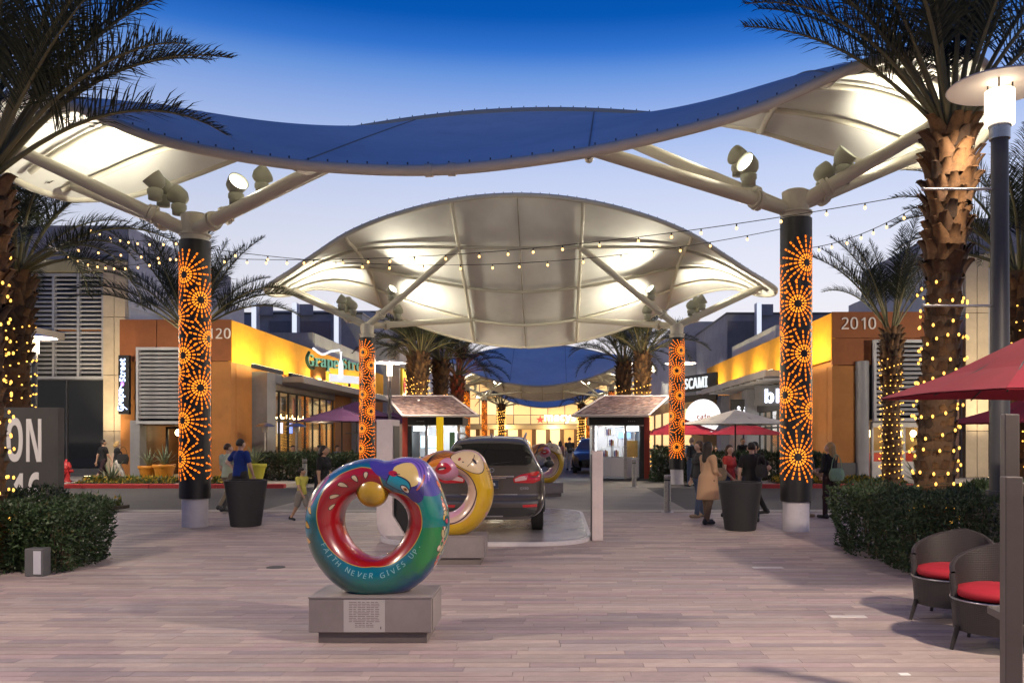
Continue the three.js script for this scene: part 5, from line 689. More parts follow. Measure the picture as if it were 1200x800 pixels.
function sculpture(x, z, turn, label, kind) {
  const g = 'painted ring sculptures on plinths', p = thing('plinth', label.replace(/^.*? ring/, kind === 'a' ? 'grey metal plinth with paper plaque under the teal and red ring' : kind === 'b' ? 'grey metal plinth under the yellow and pink ring' : 'grey metal plinth under the distant ring').split('#')[0], 'plinth', [x, 0, z], turn, 'plinths of the ring sculptures');
  p.userData.label = { a: 'grey metal plinth with a white plaque under the teal and red ring', b: 'grey metal plinth under the yellow and pink ring', c: 'grey metal plinth under the small distant ring beyond the car' }[kind];
  part(p, 'plinth_box', rbx(-.535, .535, .1, .395, -.30, .30, .006), plinthMat); part(p, 'plinth_base', rbx(-.46, .49, 0, .098, -.26, .26, .004), mat(.17, .14, .13, .6, { map: N1m })); part(p, 'plinth_lid', rbx(-.54, .54, .3955, .41, -.305, .305, .004), plinthTop);
  part(p, 'side_plate', rbx(.5355, .545, .11, .39, -.28, .27, .003), plinthTop);
  if (kind === 'a') { const q = new THREE.PlaneGeometry(.36, .28); q.translate(-.05, .245, .3015); part(p, 'plaque', mg(rbx(-.23, .13, .105, .385, .296, .3005, .001)), M.white); part(p, 'plaque_print', q, mat(1, 1, 1, .7, { map: plaqueTex })); }
  const t = thing('ring_sculpture', label, 'sculpture', [x, 1.005, z], turn, g); part(t, 'ring', ringGeo, kind === 'a' ? glossA : glossB);
  if (kind === 'a') part(t, 'golden_ball', ball(-.01, .315, .14, .145, .145, .13, 28, 20), phys(.42, .25, .012, .32, { map: rep(N1, 1.5), clearcoat: .8, clearcoatRoughness: .15 }));
  else { const lg = new THREE.SphereGeometry(.2, 32, 20); lg.scale(1, .92, .9); lg.rotateY(-.35); part(t, 'lip_ball', at(lg, 0, .36, .12), gloss(lipPaint)); }
}
sculpture(-1.6, -7.72, 0, 'glossy teal and red ring sculpture with golden ball and painted words', 'a'); sculpture(-1.52, -12.28, 0, 'glossy yellow ring sculpture with pink lips beside the parked car', 'b'); sculpture(-.32, -26, .35, 'distant small painted ring sculpture beyond the car mirror', 'c');
// ---------------------------------------------------------------- car on its display platform
const carPaint = phys(.075, .066, .062, .32, { metalness: .55, clearcoat: 1, clearcoatRoughness: .04 }), carBlack = mat(.012, .012, .013, .45), carGlass = phys(.008, .009, .010, .04, { ior: 1.42 }), tail = phys(.36, .008, .012, .12, { clearcoat: 1 }), tailClear = phys(.5, .32, .32, .15, { clearcoat: 1 }), tyreMat = mat(.014, .014, .015, .85), rimMat = mat(.3, .3, .31, .3, { metalness: .9 });
const sm = (T, x) => { let k = 0; while (k < T.length - 2 && T[k + 1][0] < x) k++; const [a, b] = [T[k], T[k + 1]], t = THREE.MathUtils.clamp((x - a[0]) / (b[0] - a[0]), 0, 1); const p = T[Math.max(0, k - 1)], n = T[Math.min(T.length - 1, k + 2)], h = b[0] - a[0], m0 = (b[1] - p[1]) / (b[0] - p[0] || 1) * h, m1 = (n[1] - a[1]) / (n[0] - a[0] || 1) * h, t2 = t * t, t3 = t2 * t; return (2 * t3 - 3 * t2 + 1) * a[1] + (t3 - 2 * t2 + t) * m0 + (-2 * t3 + 3 * t2) * b[1] + (t3 - t2) * m1; };
const cTop = [[0, 1.06], [.05, 1.11], [.14, 1.19], [.3, 1.36], [.5, 1.58], [.62, 1.675], [.8, 1.715], [1.3, 1.75], [2.0, 1.755], [2.7, 1.72], [3.05, 1.6], [3.5, 1.28], [3.8, 1.13], [4.4, 1.06], [4.8, .93], [5.0, .7]], cW = [[0, .86], [.05, .92], [.15, .955], [.5, .98], [2.5, .985], [4, .97], [4.6, .90], [4.85, .8], [5, .6]];
function carSection(s) {
  const W = sm(cW, s), top = sm(cTop, s), B = Math.min(lerp(1.10, .99, s / 5), top - .03), k = THREE.MathUtils.clamp((top - B) / .62, 0, 1), xr = lerp(W * .93, .66, k);
  const P = [[0, .30], [W * .78, .31], [W * .95, .42], [W, .58], [W * 1.0, .82], [W * .975, B], [lerp(W * .965, .80, k), lerp(B, top, .45)], [xr, top - .07], [xr * .8, top - .02], [xr * .4, top], [0, top + .008]].map(p => V3(p[0], p[1], 0));
  const c = new THREE.CatmullRomCurve3(P, false, 'centripetal').getPoints(46); return c;
}
function buildCarBody() {
  const st = []; for (let i = 0; i <= 70; i++) { const q = i / 70; st.push(5 * (q < .35 ? q * q / .35 * .62 : .217 + (q - .35) / .65 * .783)); } st[70] = 5;
  const secs = st.map(carSection), n = secs[0].length, full = 2 * n - 1;
  const inset = (y, s) => THREE.MathUtils.smoothstep(y, .60, .70) * .085 * Math.max(0, 1 - s / .45);
  const g = grid((a, b) => { const i = Math.round(b * 70), j = Math.round(a * (full - 1)), m = j < n ? j : full - 1 - j, p = secs[i][m], s = st[i]; return [(j < n ? 1 : -1) * p.x, p.y, -s - inset(p.y, s) - .05 * Math.pow(Math.abs(p.x) / .95, 4) * Math.max(0, 1 - s / .3)]; }, full - 1, 70, true);
  // closing face at the rear
  const cap = []; const S0 = secs[0], Z = (x, y) => -inset(y, 0) - .05 * Math.pow(Math.abs(x) / .95, 4); for (let m = 0; m < n - 1; m++) { const a = S0[m], b = S0[m + 1], N = 10; for (let k = 0; k < N; k++) { const L = (p, q) => { const x = p.x * q; return [x, p.y, Z(x, p.y)]; }; const q0 = -1 + 2 * k / N, q1 = -1 + 2 * (k + 1) / N; cap.push(...L(a, q0), ...L(a, q1), ...L(b, q1), ...L(a, q0), ...L(b, q1), ...L(b, q0)); } }
  const cg = mergeVertices(new THREE.BufferGeometry().setAttribute('position', new THREE.Float32BufferAttribute(cap, 3)), .002); cg.computeVertexNormals(); const cu = plain(cg);
  return mergeGeometries([plain(g), cu]);
}
const carGeo = buildCarBody();
const tess = new TessellateModifier(.07, 6), ray = new THREE.Raycaster();
function patch(mesh, outline, axis, off, z0 = 3) {  // piece of trim pressed onto the body from behind ('z') or from the side ('x')
  const sh = new THREE.Shape(outline.map(p => new THREE.Vector2(...p))); let g = tess.modify(plain(new THREE.ShapeGeometry(sh))); const p = g.attributes.position, keep = [];
  for (let i = 0; i < p.count; i++) { const a = p.getX(i), b = p.getY(i); if (axis === 'z') ray.set(V3(a, b, z0), V3(0, 0, -1)); else ray.set(V3(axis === 'x' ? 3 : -3, b, a), V3(axis === 'x' ? -1 : 1, 0, 0)); const hit = ray.intersectObject(mesh, false)[0]; if (hit) { const q = hit.point.clone().addScaledVector(axis === 'z' ? V3(0, 0, 1) : V3(axis === 'x' ? 1 : -1, 0, 0), off); p.setXYZ(i, q.x, q.y, q.z); } else { if (axis === 'z') p.setXYZ(i, a, b, -.1); else p.setXYZ(i, axis === 'x' ? .7 : -.7, b, a); } }
  g.computeVertexNormals(); const m = mergeVertices(new THREE.BufferGeometry().setAttribute('position', p.clone()), .001); m.computeVertexNormals(); return plain(m);
}
const car = thing('parked_car', 'dark grey car seen from behind on the display platform', 'car', [-1.14, .065, -14.95], .02);
{
  const body = part(car, 'body', carGeo, carPaint); const probe = new THREE.Mesh(carGeo, new THREE.MeshBasicMaterial({ side: THREE.DoubleSide })); const mir = o => o.map(([x, y]) => [-x, y]).reverse();
  part(car, 'rear_window', patch(probe, [[-.66, 1.235], [-.74, 1.28], [-.76, 1.38], [-.66, 1.59], [-.3, 1.625], [.3, 1.625], [.66, 1.59], [.76, 1.38], [.74, 1.28], [.66, 1.235]], 'z', .006), carGlass);
  for (const s of [1, -1]) { const L = [[.44, .93], [.42, 1.0], [.55, 1.07], [.84, 1.13], [.93, 1.12], [.90, .97], [.78, .92]], o = s > 0 ? L : mir(L); const tl = part(car, 'tail_light', patch(probe, o, 'z', .012), tail); const C = [[.46, .95], [.45, 1.0], [.55, 1.04], [.68, 1.06], [.66, .98]]; part(tl, 'clear_lens', patch(probe, s > 0 ? C : mir(C), 'z', .016), tailClear); const Q = [[.6, .50], [.59, .545], [.84, .56], [.85, .51]]; part(car, 'reflector', patch(probe, s > 0 ? Q : mir(Q), 'z', .01), tail); const E = [[.52, .335], [.52, .385], [.66, .385], [.66, .34]]; }
  for (const [a, b, c, d] of [[.84, .62, .852, .92], [-.852, .62, -.84, .92], [-.85, .612, .85, .622]]) part(car, 'panel_gap', patch(probe, [[a, b], [a, d], [c, d], [c, b]], 'z', .003), carBlack);
  part(car, 'wiper', rod([.02, 1.26, -.16], [.42, 1.30, -.175], .008, .006, 6), carBlack); part(car, 'tailgate_handle', rbx(-.12, .12, .985, 1.0, -.1, -.06, .004), carBlack);
  part(car, 'chrome_strip', patch(probe, [[-.44, 1.03], [-.44, 1.055], [.44, 1.055], [.44, 1.03]], 'z', .014), M.chrome); part(car, 'lower_strip', patch(probe, [[-.5, .715], [-.5, .73], [.5, .73], [.5, .715]], 'z', .008), M.chrome);
  part(car, 'bumper_trim', patch(probe, [[-.80, .34], [-.84, .44], [-.6, .50], [.6, .50], [.84, .44], [.80, .34]], 'z', .008), carBlack);
  const pl = part(car, 'licence_plate', rbx(-.17, .17, .83, .98, -.09, -.065, .006), mat(.01, .02, .045, .4)); part(pl, 'plate_frame', mg(bx(-.175, .175, .98, .985, -.09, -.06), bx(-.175, .175, .825, .83, -.09, -.06)), M.chrome); part(pl, 'plate_text', at(text('Plaza', .06, .004, SERIF), 0, .88, -.064), mat(.5, .52, .55, .5));
  part(car, 'emblem', mg(at(new THREE.TorusGeometry(.045, .007, 6, 24, 5.2), -.04, 1.15, -.135, 0, -.75, -1.0), at(new THREE.TorusGeometry(.045, .007, 6, 24, 5.2), .04, 1.15, -.135, 0, -.75, 3.2)), M.chrome); part(car, 'badge', at(text('QX60', .045, .004, FONTB), .62, .80, -.085), M.chrome);
  part(car, 'exhaust', mg(...[-.55, .55].map(x => rod([x, .36, -.02], [x, .36, -.3], .045, .045, 16))), M.chrome); part(car, 'tow_plate', rbx(-.25, .25, .335, .36, -.2, .012, .005), M.brushed);
  for (const s of [-1, 1]) { part(car, 'roof_rail', pipe([[s * .60, 1.70, -.75], [s * .63, 1.785, -.95], [s * .63, 1.81, -1.8], [s * .62, 1.78, -2.6], [s * .59, 1.71, -2.8]], .018, 30, 8), M.brushed); const m = part(car, 'mirror', ball(s * 1.10, 1.16, -3.28, .115, .085, .06, 16, 12), carPaint); part(m, 'mirror_glass', ball(s * 1.105, 1.16, -3.235, .095, .07, .02, 14, 10), carBlack); part(m, 'mirror_arm', rod([s * .9, 1.09, -3.3], [s * 1.04, 1.14, -3.28], .03, .025, 8), carBlack);
    const sw = [[-.55, 1.14], [-.62, 1.38], [-1.0, 1.58], [-1.8, 1.615], [-2.6, 1.57], [-3.2, 1.2], [-3.25, 1.1], [-2, 1.12]]; part(car, 'side_window', patch(probe, s > 0 ? sw : sw.slice().reverse(), s > 0 ? 'x' : 'w', .006), carGlass);
    for (const z of [-1.05, -3.95]) { const w = part(car, 'wheel', mg(at(new THREE.TorusGeometry(.29, .085, 12, 32), 0, 0, 0)), tyreMat); w.scale.set(1, 1, 1.35); w.rotation.y = Math.PI / 2; w.position.set(s * .85, .375, z); part(w, 'rim', mg(rod([0, 0, -.05], [0, 0, .05], .22, .22, 24), ...[0, 1, 2, 3, 4].map(k => at(bx(-.03, .03, 0, .21, -.07, .07), 0, 0, 0, 0, 0, k * 1.2566))), rimMat); part(w, 'tread', mg(rod([0, 0, -.075], [0, 0, .075], .37, .37, 32)), tyreMat); part(car, 'wheel_arch', at(new THREE.TorusGeometry(.42, .03, 8, 28, Math.PI), s * .965, .375, z, Math.PI / 2), carBlack); } }
  part(car, 'antenna', at(ball(0, 0, 0, .02, .05, .09, 10, 8), 0, 1.755, -.95), carPaint); part(car, 'number_lamp_bar', rbx(-.3, .3, 1.0, 1.025, -.11, -.06, .006), M.chrome);
}
{ const c = dup(car, [2.3, 0, -46.5], Math.PI - .1, 'dark car standing on the street behind the book shelf kiosk'); }
{ const sh = new THREE.Shape(), x0 = -3.05, x1 = .66, z0 = 14.05, z1 = 20.8, r = 1.2; sh.moveTo(x0 + r, z0); sh.lineTo(x1 - r, z0); sh.quadraticCurveTo(x1, z0, x1, z0 + r); sh.lineTo(x1, z1 - r); sh.quadraticCurveTo(x1, z1, x1 - r, z1); sh.lineTo(x0 + r, z1); sh.quadraticCurveTo(x0, z1, x0, z1 - r); sh.lineTo(x0, z0 + r); sh.quadraticCurveTo(x0, z0, x0 + r, z0);
  const g = new THREE.ExtrudeGeometry(sh, { depth: .05, bevelEnabled: true, bevelSize: .012, bevelThickness: .012, bevelSegments: 2, curveSegments: 16 }); g.rotateX(-Math.PI / 2); g.translate(0, .002, 0); const t = thing('car_platform', 'low rounded white edged platform under the dark grey car', 'platform'); part(t, 'deck', g, mat(.62, .58, .60, .35, { map: N1m })); const g2 = new THREE.ExtrudeGeometry(sh, { depth: .003, bevelEnabled: false, curveSegments: 16 }); g2.translate(1.195, -17.4, 0); g2.scale(.965, .98, 1); g2.translate(-1.195, 17.4, 0); g2.rotateX(-Math.PI / 2); g2.translate(0, .0645, 0); part(t, 'deck_inlay', g2, mat(.30, .28, .30, .22, { map: N1m })); }
{ const t = thing('display_totem', 'slim pale totem at the corner of the car platform', 'totem', [.76, 0, -14.85]); part(t, 'panel', rbx(-.095, .095, 0, 1.56, -.4, .06, .012), mat(.55, .46, .46, .5, { map: N1m })); part(t, 'dark_edge', rbx(-.102, -.096, .05, 1.5, -.38, .04, .002), M.darkgrey);
  const u = thing('display_totem', 'broad pale totem with curved foot and black side screen behind the teal ring', 'totem', [-2.95, 0, -15.0]); const sp = new THREE.Shape(); sp.moveTo(-.16, .32); sp.quadraticCurveTo(-.16, 0, .2, 0); sp.lineTo(.36, 0); sp.lineTo(.1, .42); sp.lineTo(.1, 2.1); sp.lineTo(-.16, 2.1); sp.closePath(); const eg = new THREE.ExtrudeGeometry(sp, { depth: .7, bevelEnabled: true, bevelSize: .01, bevelThickness: .01, bevelSegments: 2 }); eg.translate(0, 0, -.7); part(u, 'panel', boxUV(plain(eg)), mat(.62, .54, .54, .5, { map: N1m })); part(u, 'screen', rbx(.112, .125, .9, 2.0, -.62, -.08, .004), M.black); part(u, 'black_foot', rbx(.12, .42, .02, .75, -.68, -.1, .02), M.black); }
// ---------------------------------------------------------------- people
const caps = (list) => (x, y, z) => { let d = 1e9; for (const c of list) { const [ax, ay, az, ra, bx_, by, bz, rb, fz] = c, px = x - ax, py = y - ay, pz = z - az, dx = bx_ - ax, dy = by - ay, dz = bz - az, L = dx * dx + dy * dy + dz * dz; let t = L > 0 ? (px * dx + py * dy + pz * dz) / L : 0; t = t < 0 ? 0 : t > 1 ? 1 : t; const ex = px - dx * t, ey = py - dy * t, ez = (pz - dz * t) * (fz ?? 1); const q = Math.sqrt(ex * ex + ey * ey + ez * ez) - (ra + (rb - ra) * t); const k = .035, h = Math.max(k - Math.abs(d - q), 0) / k; d = Math.min(d, q) - h * h * k * .25; } return d; };
const mcBank = {};
function sdf(list, N, clip) {  // smooth union of tapered capsules as one surface
  let lo = [1e9, 1e9, 1e9], hi = [-1e9, -1e9, -1e9]; for (const c of list) for (const o of [0, 4]) for (let k = 0; k < 3; k++) { lo[k] = Math.min(lo[k], c[o + k] - c[o + 3] - .03); hi[k] = Math.max(hi[k], c[o + k] + c[o + 3] + .03); }
  const mc = mcBank[N] ??= new MarchingCubes(N, new THREE.MeshBasicMaterial(), false, false, 40000), f = caps(list), c = lo.map((v, k) => (v + hi[k]) / 2), hs = lo.map((v, k) => (hi[k] - v) / 2 * N / (N - 6)), half = N / 2;
  for (let z = 0; z < N; z++) for (let y = 0; y < N; y++) for (let x = 0; x < N; x++) { const X = c[0] + (x - half) / half * hs[0], Y = c[1] + (y - half) / half * hs[1], Z = c[2] + (z - half) / half * hs[2]; let d = f(X, Y, Z); if (clip) d = Math.max(d, clip(X, Y, Z)); mc.field[z * N * N + y * N + x] = -d; }
  mc.isolation = 0; mc.update(); const n = mc.count, p = mc.positionArray, out = new Float32Array(n * 3); for (let i = 0; i < n; i++) for (let k = 0; k < 3; k++) out[3 * i + k] = c[k] + p[3 * i + k] * hs[k];
  let g = new THREE.BufferGeometry(); g.setAttribute('position', new THREE.BufferAttribute(out, 3)); g = mergeVertices(g, 1e-4); g.computeVertexNormals();
  // keep faces pointing outwards
  const q = g.attributes.position, nn = g.attributes.normal; let s = 0; for (let i = 0; i < q.count; i += 7) { const e = .01, x = q.getX(i), y = q.getY(i), z = q.getZ(i); s += f(x + nn.getX(i) * e, y + nn.getY(i) * e, z + nn.getZ(i) * e) > f(x - nn.getX(i) * e, y - nn.getY(i) * e, z - nn.getZ(i) * e) ? 1 : -1; } if (s < 0) { const ix = g.index.array; for (let i = 0; i < ix.length; i += 3) { const t = ix[i]; ix[i] = ix[i + 1]; ix[i + 1] = t; } g.computeVertexNormals(); }
  return plain(g);
}
const C = (a, ra, b, rb, fz) => [...a, ra, ...b, rb, fz];
// head at the origin (centre), facing +z, 0.23 m high; hand hangs along -y with palm towards +x
const headGeo = sdf([C([0, .02, -.012], .088, [0, .035, -.012], .086), C([0, -.035, .02], .062, [0, -.075, .038], .036), C([-.03, -.02, .045], .035, [.03, -.02, .045], .035), C([0, .01, .088], .012, [0, -.022, .104], .014), C([-.03, .02, .072], .016, [.03, .02, .072], .016), C([-.082, .01, -.005], .012, [-.088, -.03, -.008], .012), C([.082, .01, -.005], .012, [.088, -.03, -.008], .012), C([-.016, -.055, .082], .009, [.016, -.055, .082], .009)], 44);
const handGeo = sdf([C([0, 0, 0], .025, [0, -.05, 0], .03, 1.6), C([0, -.05, -.024], .014, [0, -.085, -.026], .014), C([0, -.085, -.026], .0085, [.008, -.145, -.024], .0075), C([0, -.088, -.009], .0088, [.01, -.158, -.008], .0078), C([0, -.088, .009], .0086, [.01, -.15, .010], .0076), C([0, -.084, .025], .0078, [.008, -.13, .028], .0068), C([0, -.03, -.03], .011, [.016, -.075, -.052], .0095), C([.016, -.075, -.052], .0092, [.024, -.1, -.05], .008)], 40);
const eyeGeo = ball(0, 0, 0, .011, .007, .006, 8, 6), eyeMat = mat(.03, .02, .015, .3), lipMat = mat(.32, .11, .09, .5);
const skins = [mat(.52, .32, .22, .6), mat(.44, .26, .17, .6), mat(.60, .39, .29, .6)].map(m => { m.map = rep(N1, 2); return m; });
const fab = (r, g, b) => mat(r, g, b, .85, { map: rep(N1, .9), bumpMap: rep(N2, 3), bumpScale: .003 });
function person(label, o) {
  const h = o.h ?? 1.72, k = h / 1.75, f = o.female, t = thing('person', label, 'person', [o.x, 0, o.z], o.turn ?? 0, o.group);
  const leg = o.legs ?? [[.05, .05], [-.05, .05]], arm = o.arms ?? [[.05, .12, .25, 0], [.05, .12, .25, 0]], lean = o.lean ?? 0, sw = f ? .165 : .195, hip = f ? .10 : .095, st = o.stout ?? 1;
  const J = {}; const R2 = (len, fl, ab, s) => [s * Math.sin(ab) * len, -Math.cos(fl) * Math.cos(ab) * len, Math.sin(fl) * Math.cos(ab) * len], add = (a, b) => a.map((v, i) => v + b[i]);
  J.pel = [0, .95, 0]; J.chest = [0, 1.30, .35 * Math.sin(lean)]; J.neck = [0, 1.47, .52 * Math.sin(lean)]; J.head = [0, 1.625, .60 * Math.sin(lean) + .02];
  [1, -1].forEach((s, i) => { const [hf, kf, ab] = leg[i], H = [s * hip, .92, 0], K = add(H, R2(.43, hf, ab ?? .03, s)), A = add(K, R2(.42, hf - kf, .01, s)); J['H' + i] = H; J['K' + i] = K; J['A' + i] = A; const fa = Math.max(-.6, hf - kf) * .5; J['T' + i] = add(A, [s * .03, -.035 + Math.sin(Math.min(0, hf - kf)) * .06, .17]); J['Q' + i] = add(A, [0, -.03, -.05]);
    const [af, ab2, ef, inn] = arm[i], S = [s * sw, 1.41, .45 * Math.sin(lean)], E = add(S, R2(.29, af, ab2, s)), W = add(E, [(-s * Math.sin(inn)) * .25 + s * Math.sin(ab2 * .5) * .25 * (1 - Math.abs(Math.sin(inn))), -Math.cos(af + ef) * .25 * Math.cos(inn), Math.sin(af + ef) * .25 * Math.cos(inn)]); J['S' + i] = S; J['E' + i] = E; J['W' + i] = W; });
  const low = o.seat ? .95 - (o.seat / k + .09) : Math.min(J.A0[1], J.A1[1]) - .075; for (const q in J) J[q][1] -= low;
  const skin = skins[o.skin ?? 0], B = [];
  B.push(C(J.pel, .135 * st, add(J.pel, [0, .12, 0]), .12 * st), C(add(J.pel, [0, .1, 0]), .12 * st, J.chest, (f ? .125 : .14) * st, 1.25), C(add(J.S0, [-.04, -.03, 0]), .07, add(J.S1, [.04, -.03, 0]), .07), C(add(J.chest, [0, .1, 0]), .1, J.neck, .052), C(J.neck, .05, add(J.head, [0, -.05, -.01]), .05)); if (f) B.push(C(add(J.chest, [-.07, -.02, .09]), .06, add(J.chest, [.07, -.02, .09]), .06));
  const limbs = []; for (const i of [0, 1]) limbs.push(C(J['S' + i], .056, J['E' + i], .042), C(J['E' + i], .042, J['W' + i], .029), C(J['H' + i], .088 * st, J['K' + i], .057), C(J['K' + i], .058, J['A' + i], .038), C(J['Q' + i], .036, J['T' + i], .03));
  const parts = [sdf(B.concat(limbs), o.res ?? 60), at(headGeo, 0, 0, 0, o.look ?? 0, o.nod ?? 0).translate(...J.head)];
  for (const i of [0, 1]) { const d = V3(...J['W' + i]).sub(V3(...J['E' + i])).normalize(), q = new THREE.Quaternion().setFromUnitVectors(V3(0, -1, 0), d), g = handGeo.clone(); if (i === 0) g.scale(-1, 1, 1); else g; if (i === 0) { const p = g.attributes.position.array, n = g.attributes.normal.array; for (let a = 0; a < p.length; a += 9) for (let b = 0; b < 3; b++) { let v = p[a + b]; p[a + b] = p[a + 3 + b]; p[a + 3 + b] = v; v = n[a + b]; n[a + b] = n[a + 3 + b]; n[a + 3 + b] = v; } } g.applyQuaternion(q); g.translate(...J['W' + i]); parts.push(g); }
  const G = g => { g.scale(k, k, k); return g; };
  part(t, 'body', G(mergeGeometries(parts.map(plain))), skin);
  for (const s of [-1, 1]) { const e = eyeGeo.clone(); e.translate(s * .031, .012, .082); e.rotateY(o.look ?? 0); e.translate(...J.head); part(t, 'eye', G(e), eyeMat); } { const e = ball(0, 0, 0, .02, .006, .006, 8, 6); e.translate(0, -.055, .09); e.rotateY(o.look ?? 0); e.translate(...J.head); part(t, 'mouth', G(e), lipMat); }
  // clothes
  const grow = (c, r, fz) => [c[0], c[1], c[2], c[3] + r, c[4], c[5], c[6], c[7] + r, c[8]], topL = B.slice(0, 3).map(c => grow(c, .014)); topL.push(grow(C(add(J.chest, [0, .08, 0]), .1, add(J.neck, [0, -.02, 0]), .058), .012)); if (f) topL.push(grow(B[5], .012));
  const sl = o.sleeve ?? .55; for (const i of [0, 1]) { const S = J['S' + i], E = J['E' + i], W = J['W' + i]; if (sl <= 1) topL.push(C(S, .072, S.map((v, a) => lerp(v, E[a], sl)), .062)); else { topL.push(C(S, .070, E, .055), C(E, .055, E.map((v, a) => lerp(v, W[a], sl - 1)), .043)); } }
  const hem = (o.hem ?? .90) - low; if (o.top) part(t, o.dress ? 'dress' : 'shirt', G(sdf(o.dress ? topL.concat([C(add(J.pel, [0, .0, 0]), .195 * st, add(J.pel, [0, hem + low - .95, 0]), o.dress, .92)]) : topL.concat([C(add(J.pel, [0, .1, 0]), .128 * st, add(J.pel, [0, hem + low - .93, 0]), .145 * st)]), 52, (x, y, z) => hem - y)), o.top);
  if (o.bottom) { const bl = o.trouser ?? 1, L = [grow(B[0], .012)]; for (const i of [0, 1]) { const H = J['H' + i], K = J['K' + i], A = J['A' + i], w = o.loose ?? 0; if (bl <= .5) L.push(C(H, .102 * st + w, H.map((v, a) => lerp(v, K[a], bl * 2)), .082 + w)); else L.push(C(H, .10 * st + w, K, .071 + w), C(K, .071 + w, K.map((v, a) => lerp(v, A[a], (bl - .5) * 2)), .055 + w)); } part(t, bl < .75 ? 'shorts' : 'trousers', G(sdf(L, 48, (x, y, z) => y - (1.03 - low))), o.bottom); }
  for (const i of [0, 1]) part(t, 'shoe', G(sdf([C(J['Q' + i], .045, add(J['T' + i], [0, .004, 0]), .038), C(add(J['Q' + i], [0, .035, .01]), .042, J['Q' + i], .044)], 24, (x, y, z) => (Math.min(J['Q' + i][1], J['T' + i][1]) - .042) - y)), o.shoe ?? M.dark);
  if (o.hair) { const H = J.head, L = [C(add(H, [0, .045, -.022]), .092, add(H, [0, .02, -.035]), .09)], hl = o.hairLen ?? 0; if (hl) { L.push(C(add(H, [0, .01, -.05]), .085, add(H, [0, -hl, -.085]), .075, .9), C(add(H, [-.06, .02, -.02]), .045, add(H, [-.075, -hl * .85, -.04]), .04), C(add(H, [.06, .02, -.02]), .045, add(H, [.075, -hl * .85, -.04]), .04)); } const g = sdf(L.map(c => { const p = c.slice(); return p; }), 32, (x, y, z) => { const dy = y - H[1], dz = z - H[2]; return Math.max(dz - .062 - .35 * Math.max(0, dy - .02), (hl ? -1 : -.035 - dy + dz * .9 * 0)); }); g.translate(-H[0], -H[1], -H[2]); g.rotateY(o.look ?? 0); g.translate(...H); part(t, 'hair', G(g), o.hair); }
  return { t, J: Object.fromEntries(Object.entries(J).map(([q, v]) => [q, v.map(a => a * k)])) };
}
const hairDark = mat(.018, .012, .009, .6, { bumpMap: rep(NS, 4, 1), bumpScale: .004 }), hairBrown = mat(.06, .03, .015, .6, { bumpMap: rep(NS, 4, 1), bumpScale: .004 }), hairBlond = mat(.42, .27, .10, .6, { bumpMap: rep(NS, 4, 1), bumpScale: .004 }), hairGrey = mat(.2, .17, .14, .6);
const black = fab(.010, .010, .012), charcoal = fab(.03, .03, .033), navy = fab(.014, .018, .04), khaki = fab(.22, .18, .12), wine = fab(.028, .010, .016), jeans = fab(.05, .075, .14), whitef = fab(.65, .62, .58);
const PI = Math.PI, walkL = [[.38, .12], [-.32, .35]], walkR = [[-.32, .35], [.38, .12]], swing = [[-.35, .1, .2, 0], [.35, .1, .3, 0]];
// facing angle: 0 looks towards +z (to the camera), PI away from it
person('man in bright blue shirt walking behind the tall planter with hand on hip', { x: -7.5, z: -20.4, h: 1.8, turn: PI - .5, top: fab(.006, .035, .24), sleeve: .6, bottom: charcoal, legs: [[-.34, .3], [.4, .1]], arms: [[-.2, .75, .2, 1.0], [.2, .2, .3, .2]], hair: hairDark, skin: 2, stout: 1.15 });
person('person in pale green shirt walking beside the man in blue', { x: -7.95, z: -20.8, h: 1.68, turn: PI - .4, top: fab(.50, .58, .42), sleeve: .6, bottom: khaki, legs: walkL, arms: [[.1, .15, .5, 0], [-.25, .2, .4, 0]], hair: hairBrown, skin: 2, look: -.5 });
person('child in yellow shirt and grey shorts walking with the woman in black', { x: -5.38, z: -18.2, h: 1.16, turn: PI / 2 - .5, top: fab(.60, .55, .10), sleeve: .6, bottom: fab(.24, .22, .2), trouser: .42, loose: .02, legs: [[.3, .08], [-.28, .3]], arms: swing, hair: hairDark, skin: 1, look: .7 });
const blackWoman = person('woman in long black dress carrying a black bag beside the child in yellow', { x: -5.05, z: -18.7, h: 1.62, female: true, turn: PI / 2 - .3, top: black, dress: .21, hem: .35, sleeve: .7, bottom: black, legs: [[.2, .06], [-.18, .2]], arms: [[.05, .12, .15, 0], [0, .14, .1, 0]], hair: hairDark, hairLen: .06, skin: 1 });
person('woman in peach dress with long dark hair standing by the tall planter', { x: 3.2, z: -17.7, h: 1.70, female: true, turn: .55 + PI / 2, top: fab(.55, .34, .20), dress: .235, hem: .52, sleeve: 1.7, bottom: fab(.20, .13, .08), legs: [[.1, .03], [-.12, .1]], arms: [[.15, .12, 1.1, .6], [.1, .12, 1.2, .6]], hair: hairDark, hairLen: .26, skin: 1, shoe: M.dark });
person('woman in dark jacket standing half hidden behind the woman in the peach dress', { x: 3.28, z: -19.2, h: 1.72, female: true, turn: -PI / 2 + .4, top: charcoal, sleeve: 1.8, bottom: jeans, legs: [[.2, .05], [-.15, .1]], hair: hairBrown, hairLen: .08, skin: 2, shoe: fab(.4, .3, .2) });
const coral = person('woman in coral red top with brown hair beside the man in black tee', { x: 3.95, z: -19.2, h: 1.62, female: true, turn: .8, top: fab(.60, .055, .045), sleeve: .35, bottom: jeans, legs: [[.05, .03], [-.05, .03]], arms: [[.1, .12, .9, .3], [.0, .2, .8, .4]], hair: hairBrown, hairLen: .2, skin: 2, look: -.6 });
person('stout man in black tee seen from behind with hand on hip', { x: 4.22, z: -18.2, h: 1.68, turn: PI - .1, top: black, sleeve: .65, bottom: navy, stout: 1.25, arms: [[-.15, .25, .3, .1], [-.1, .70, .2, .95]], hair: hairDark, skin: 2 });
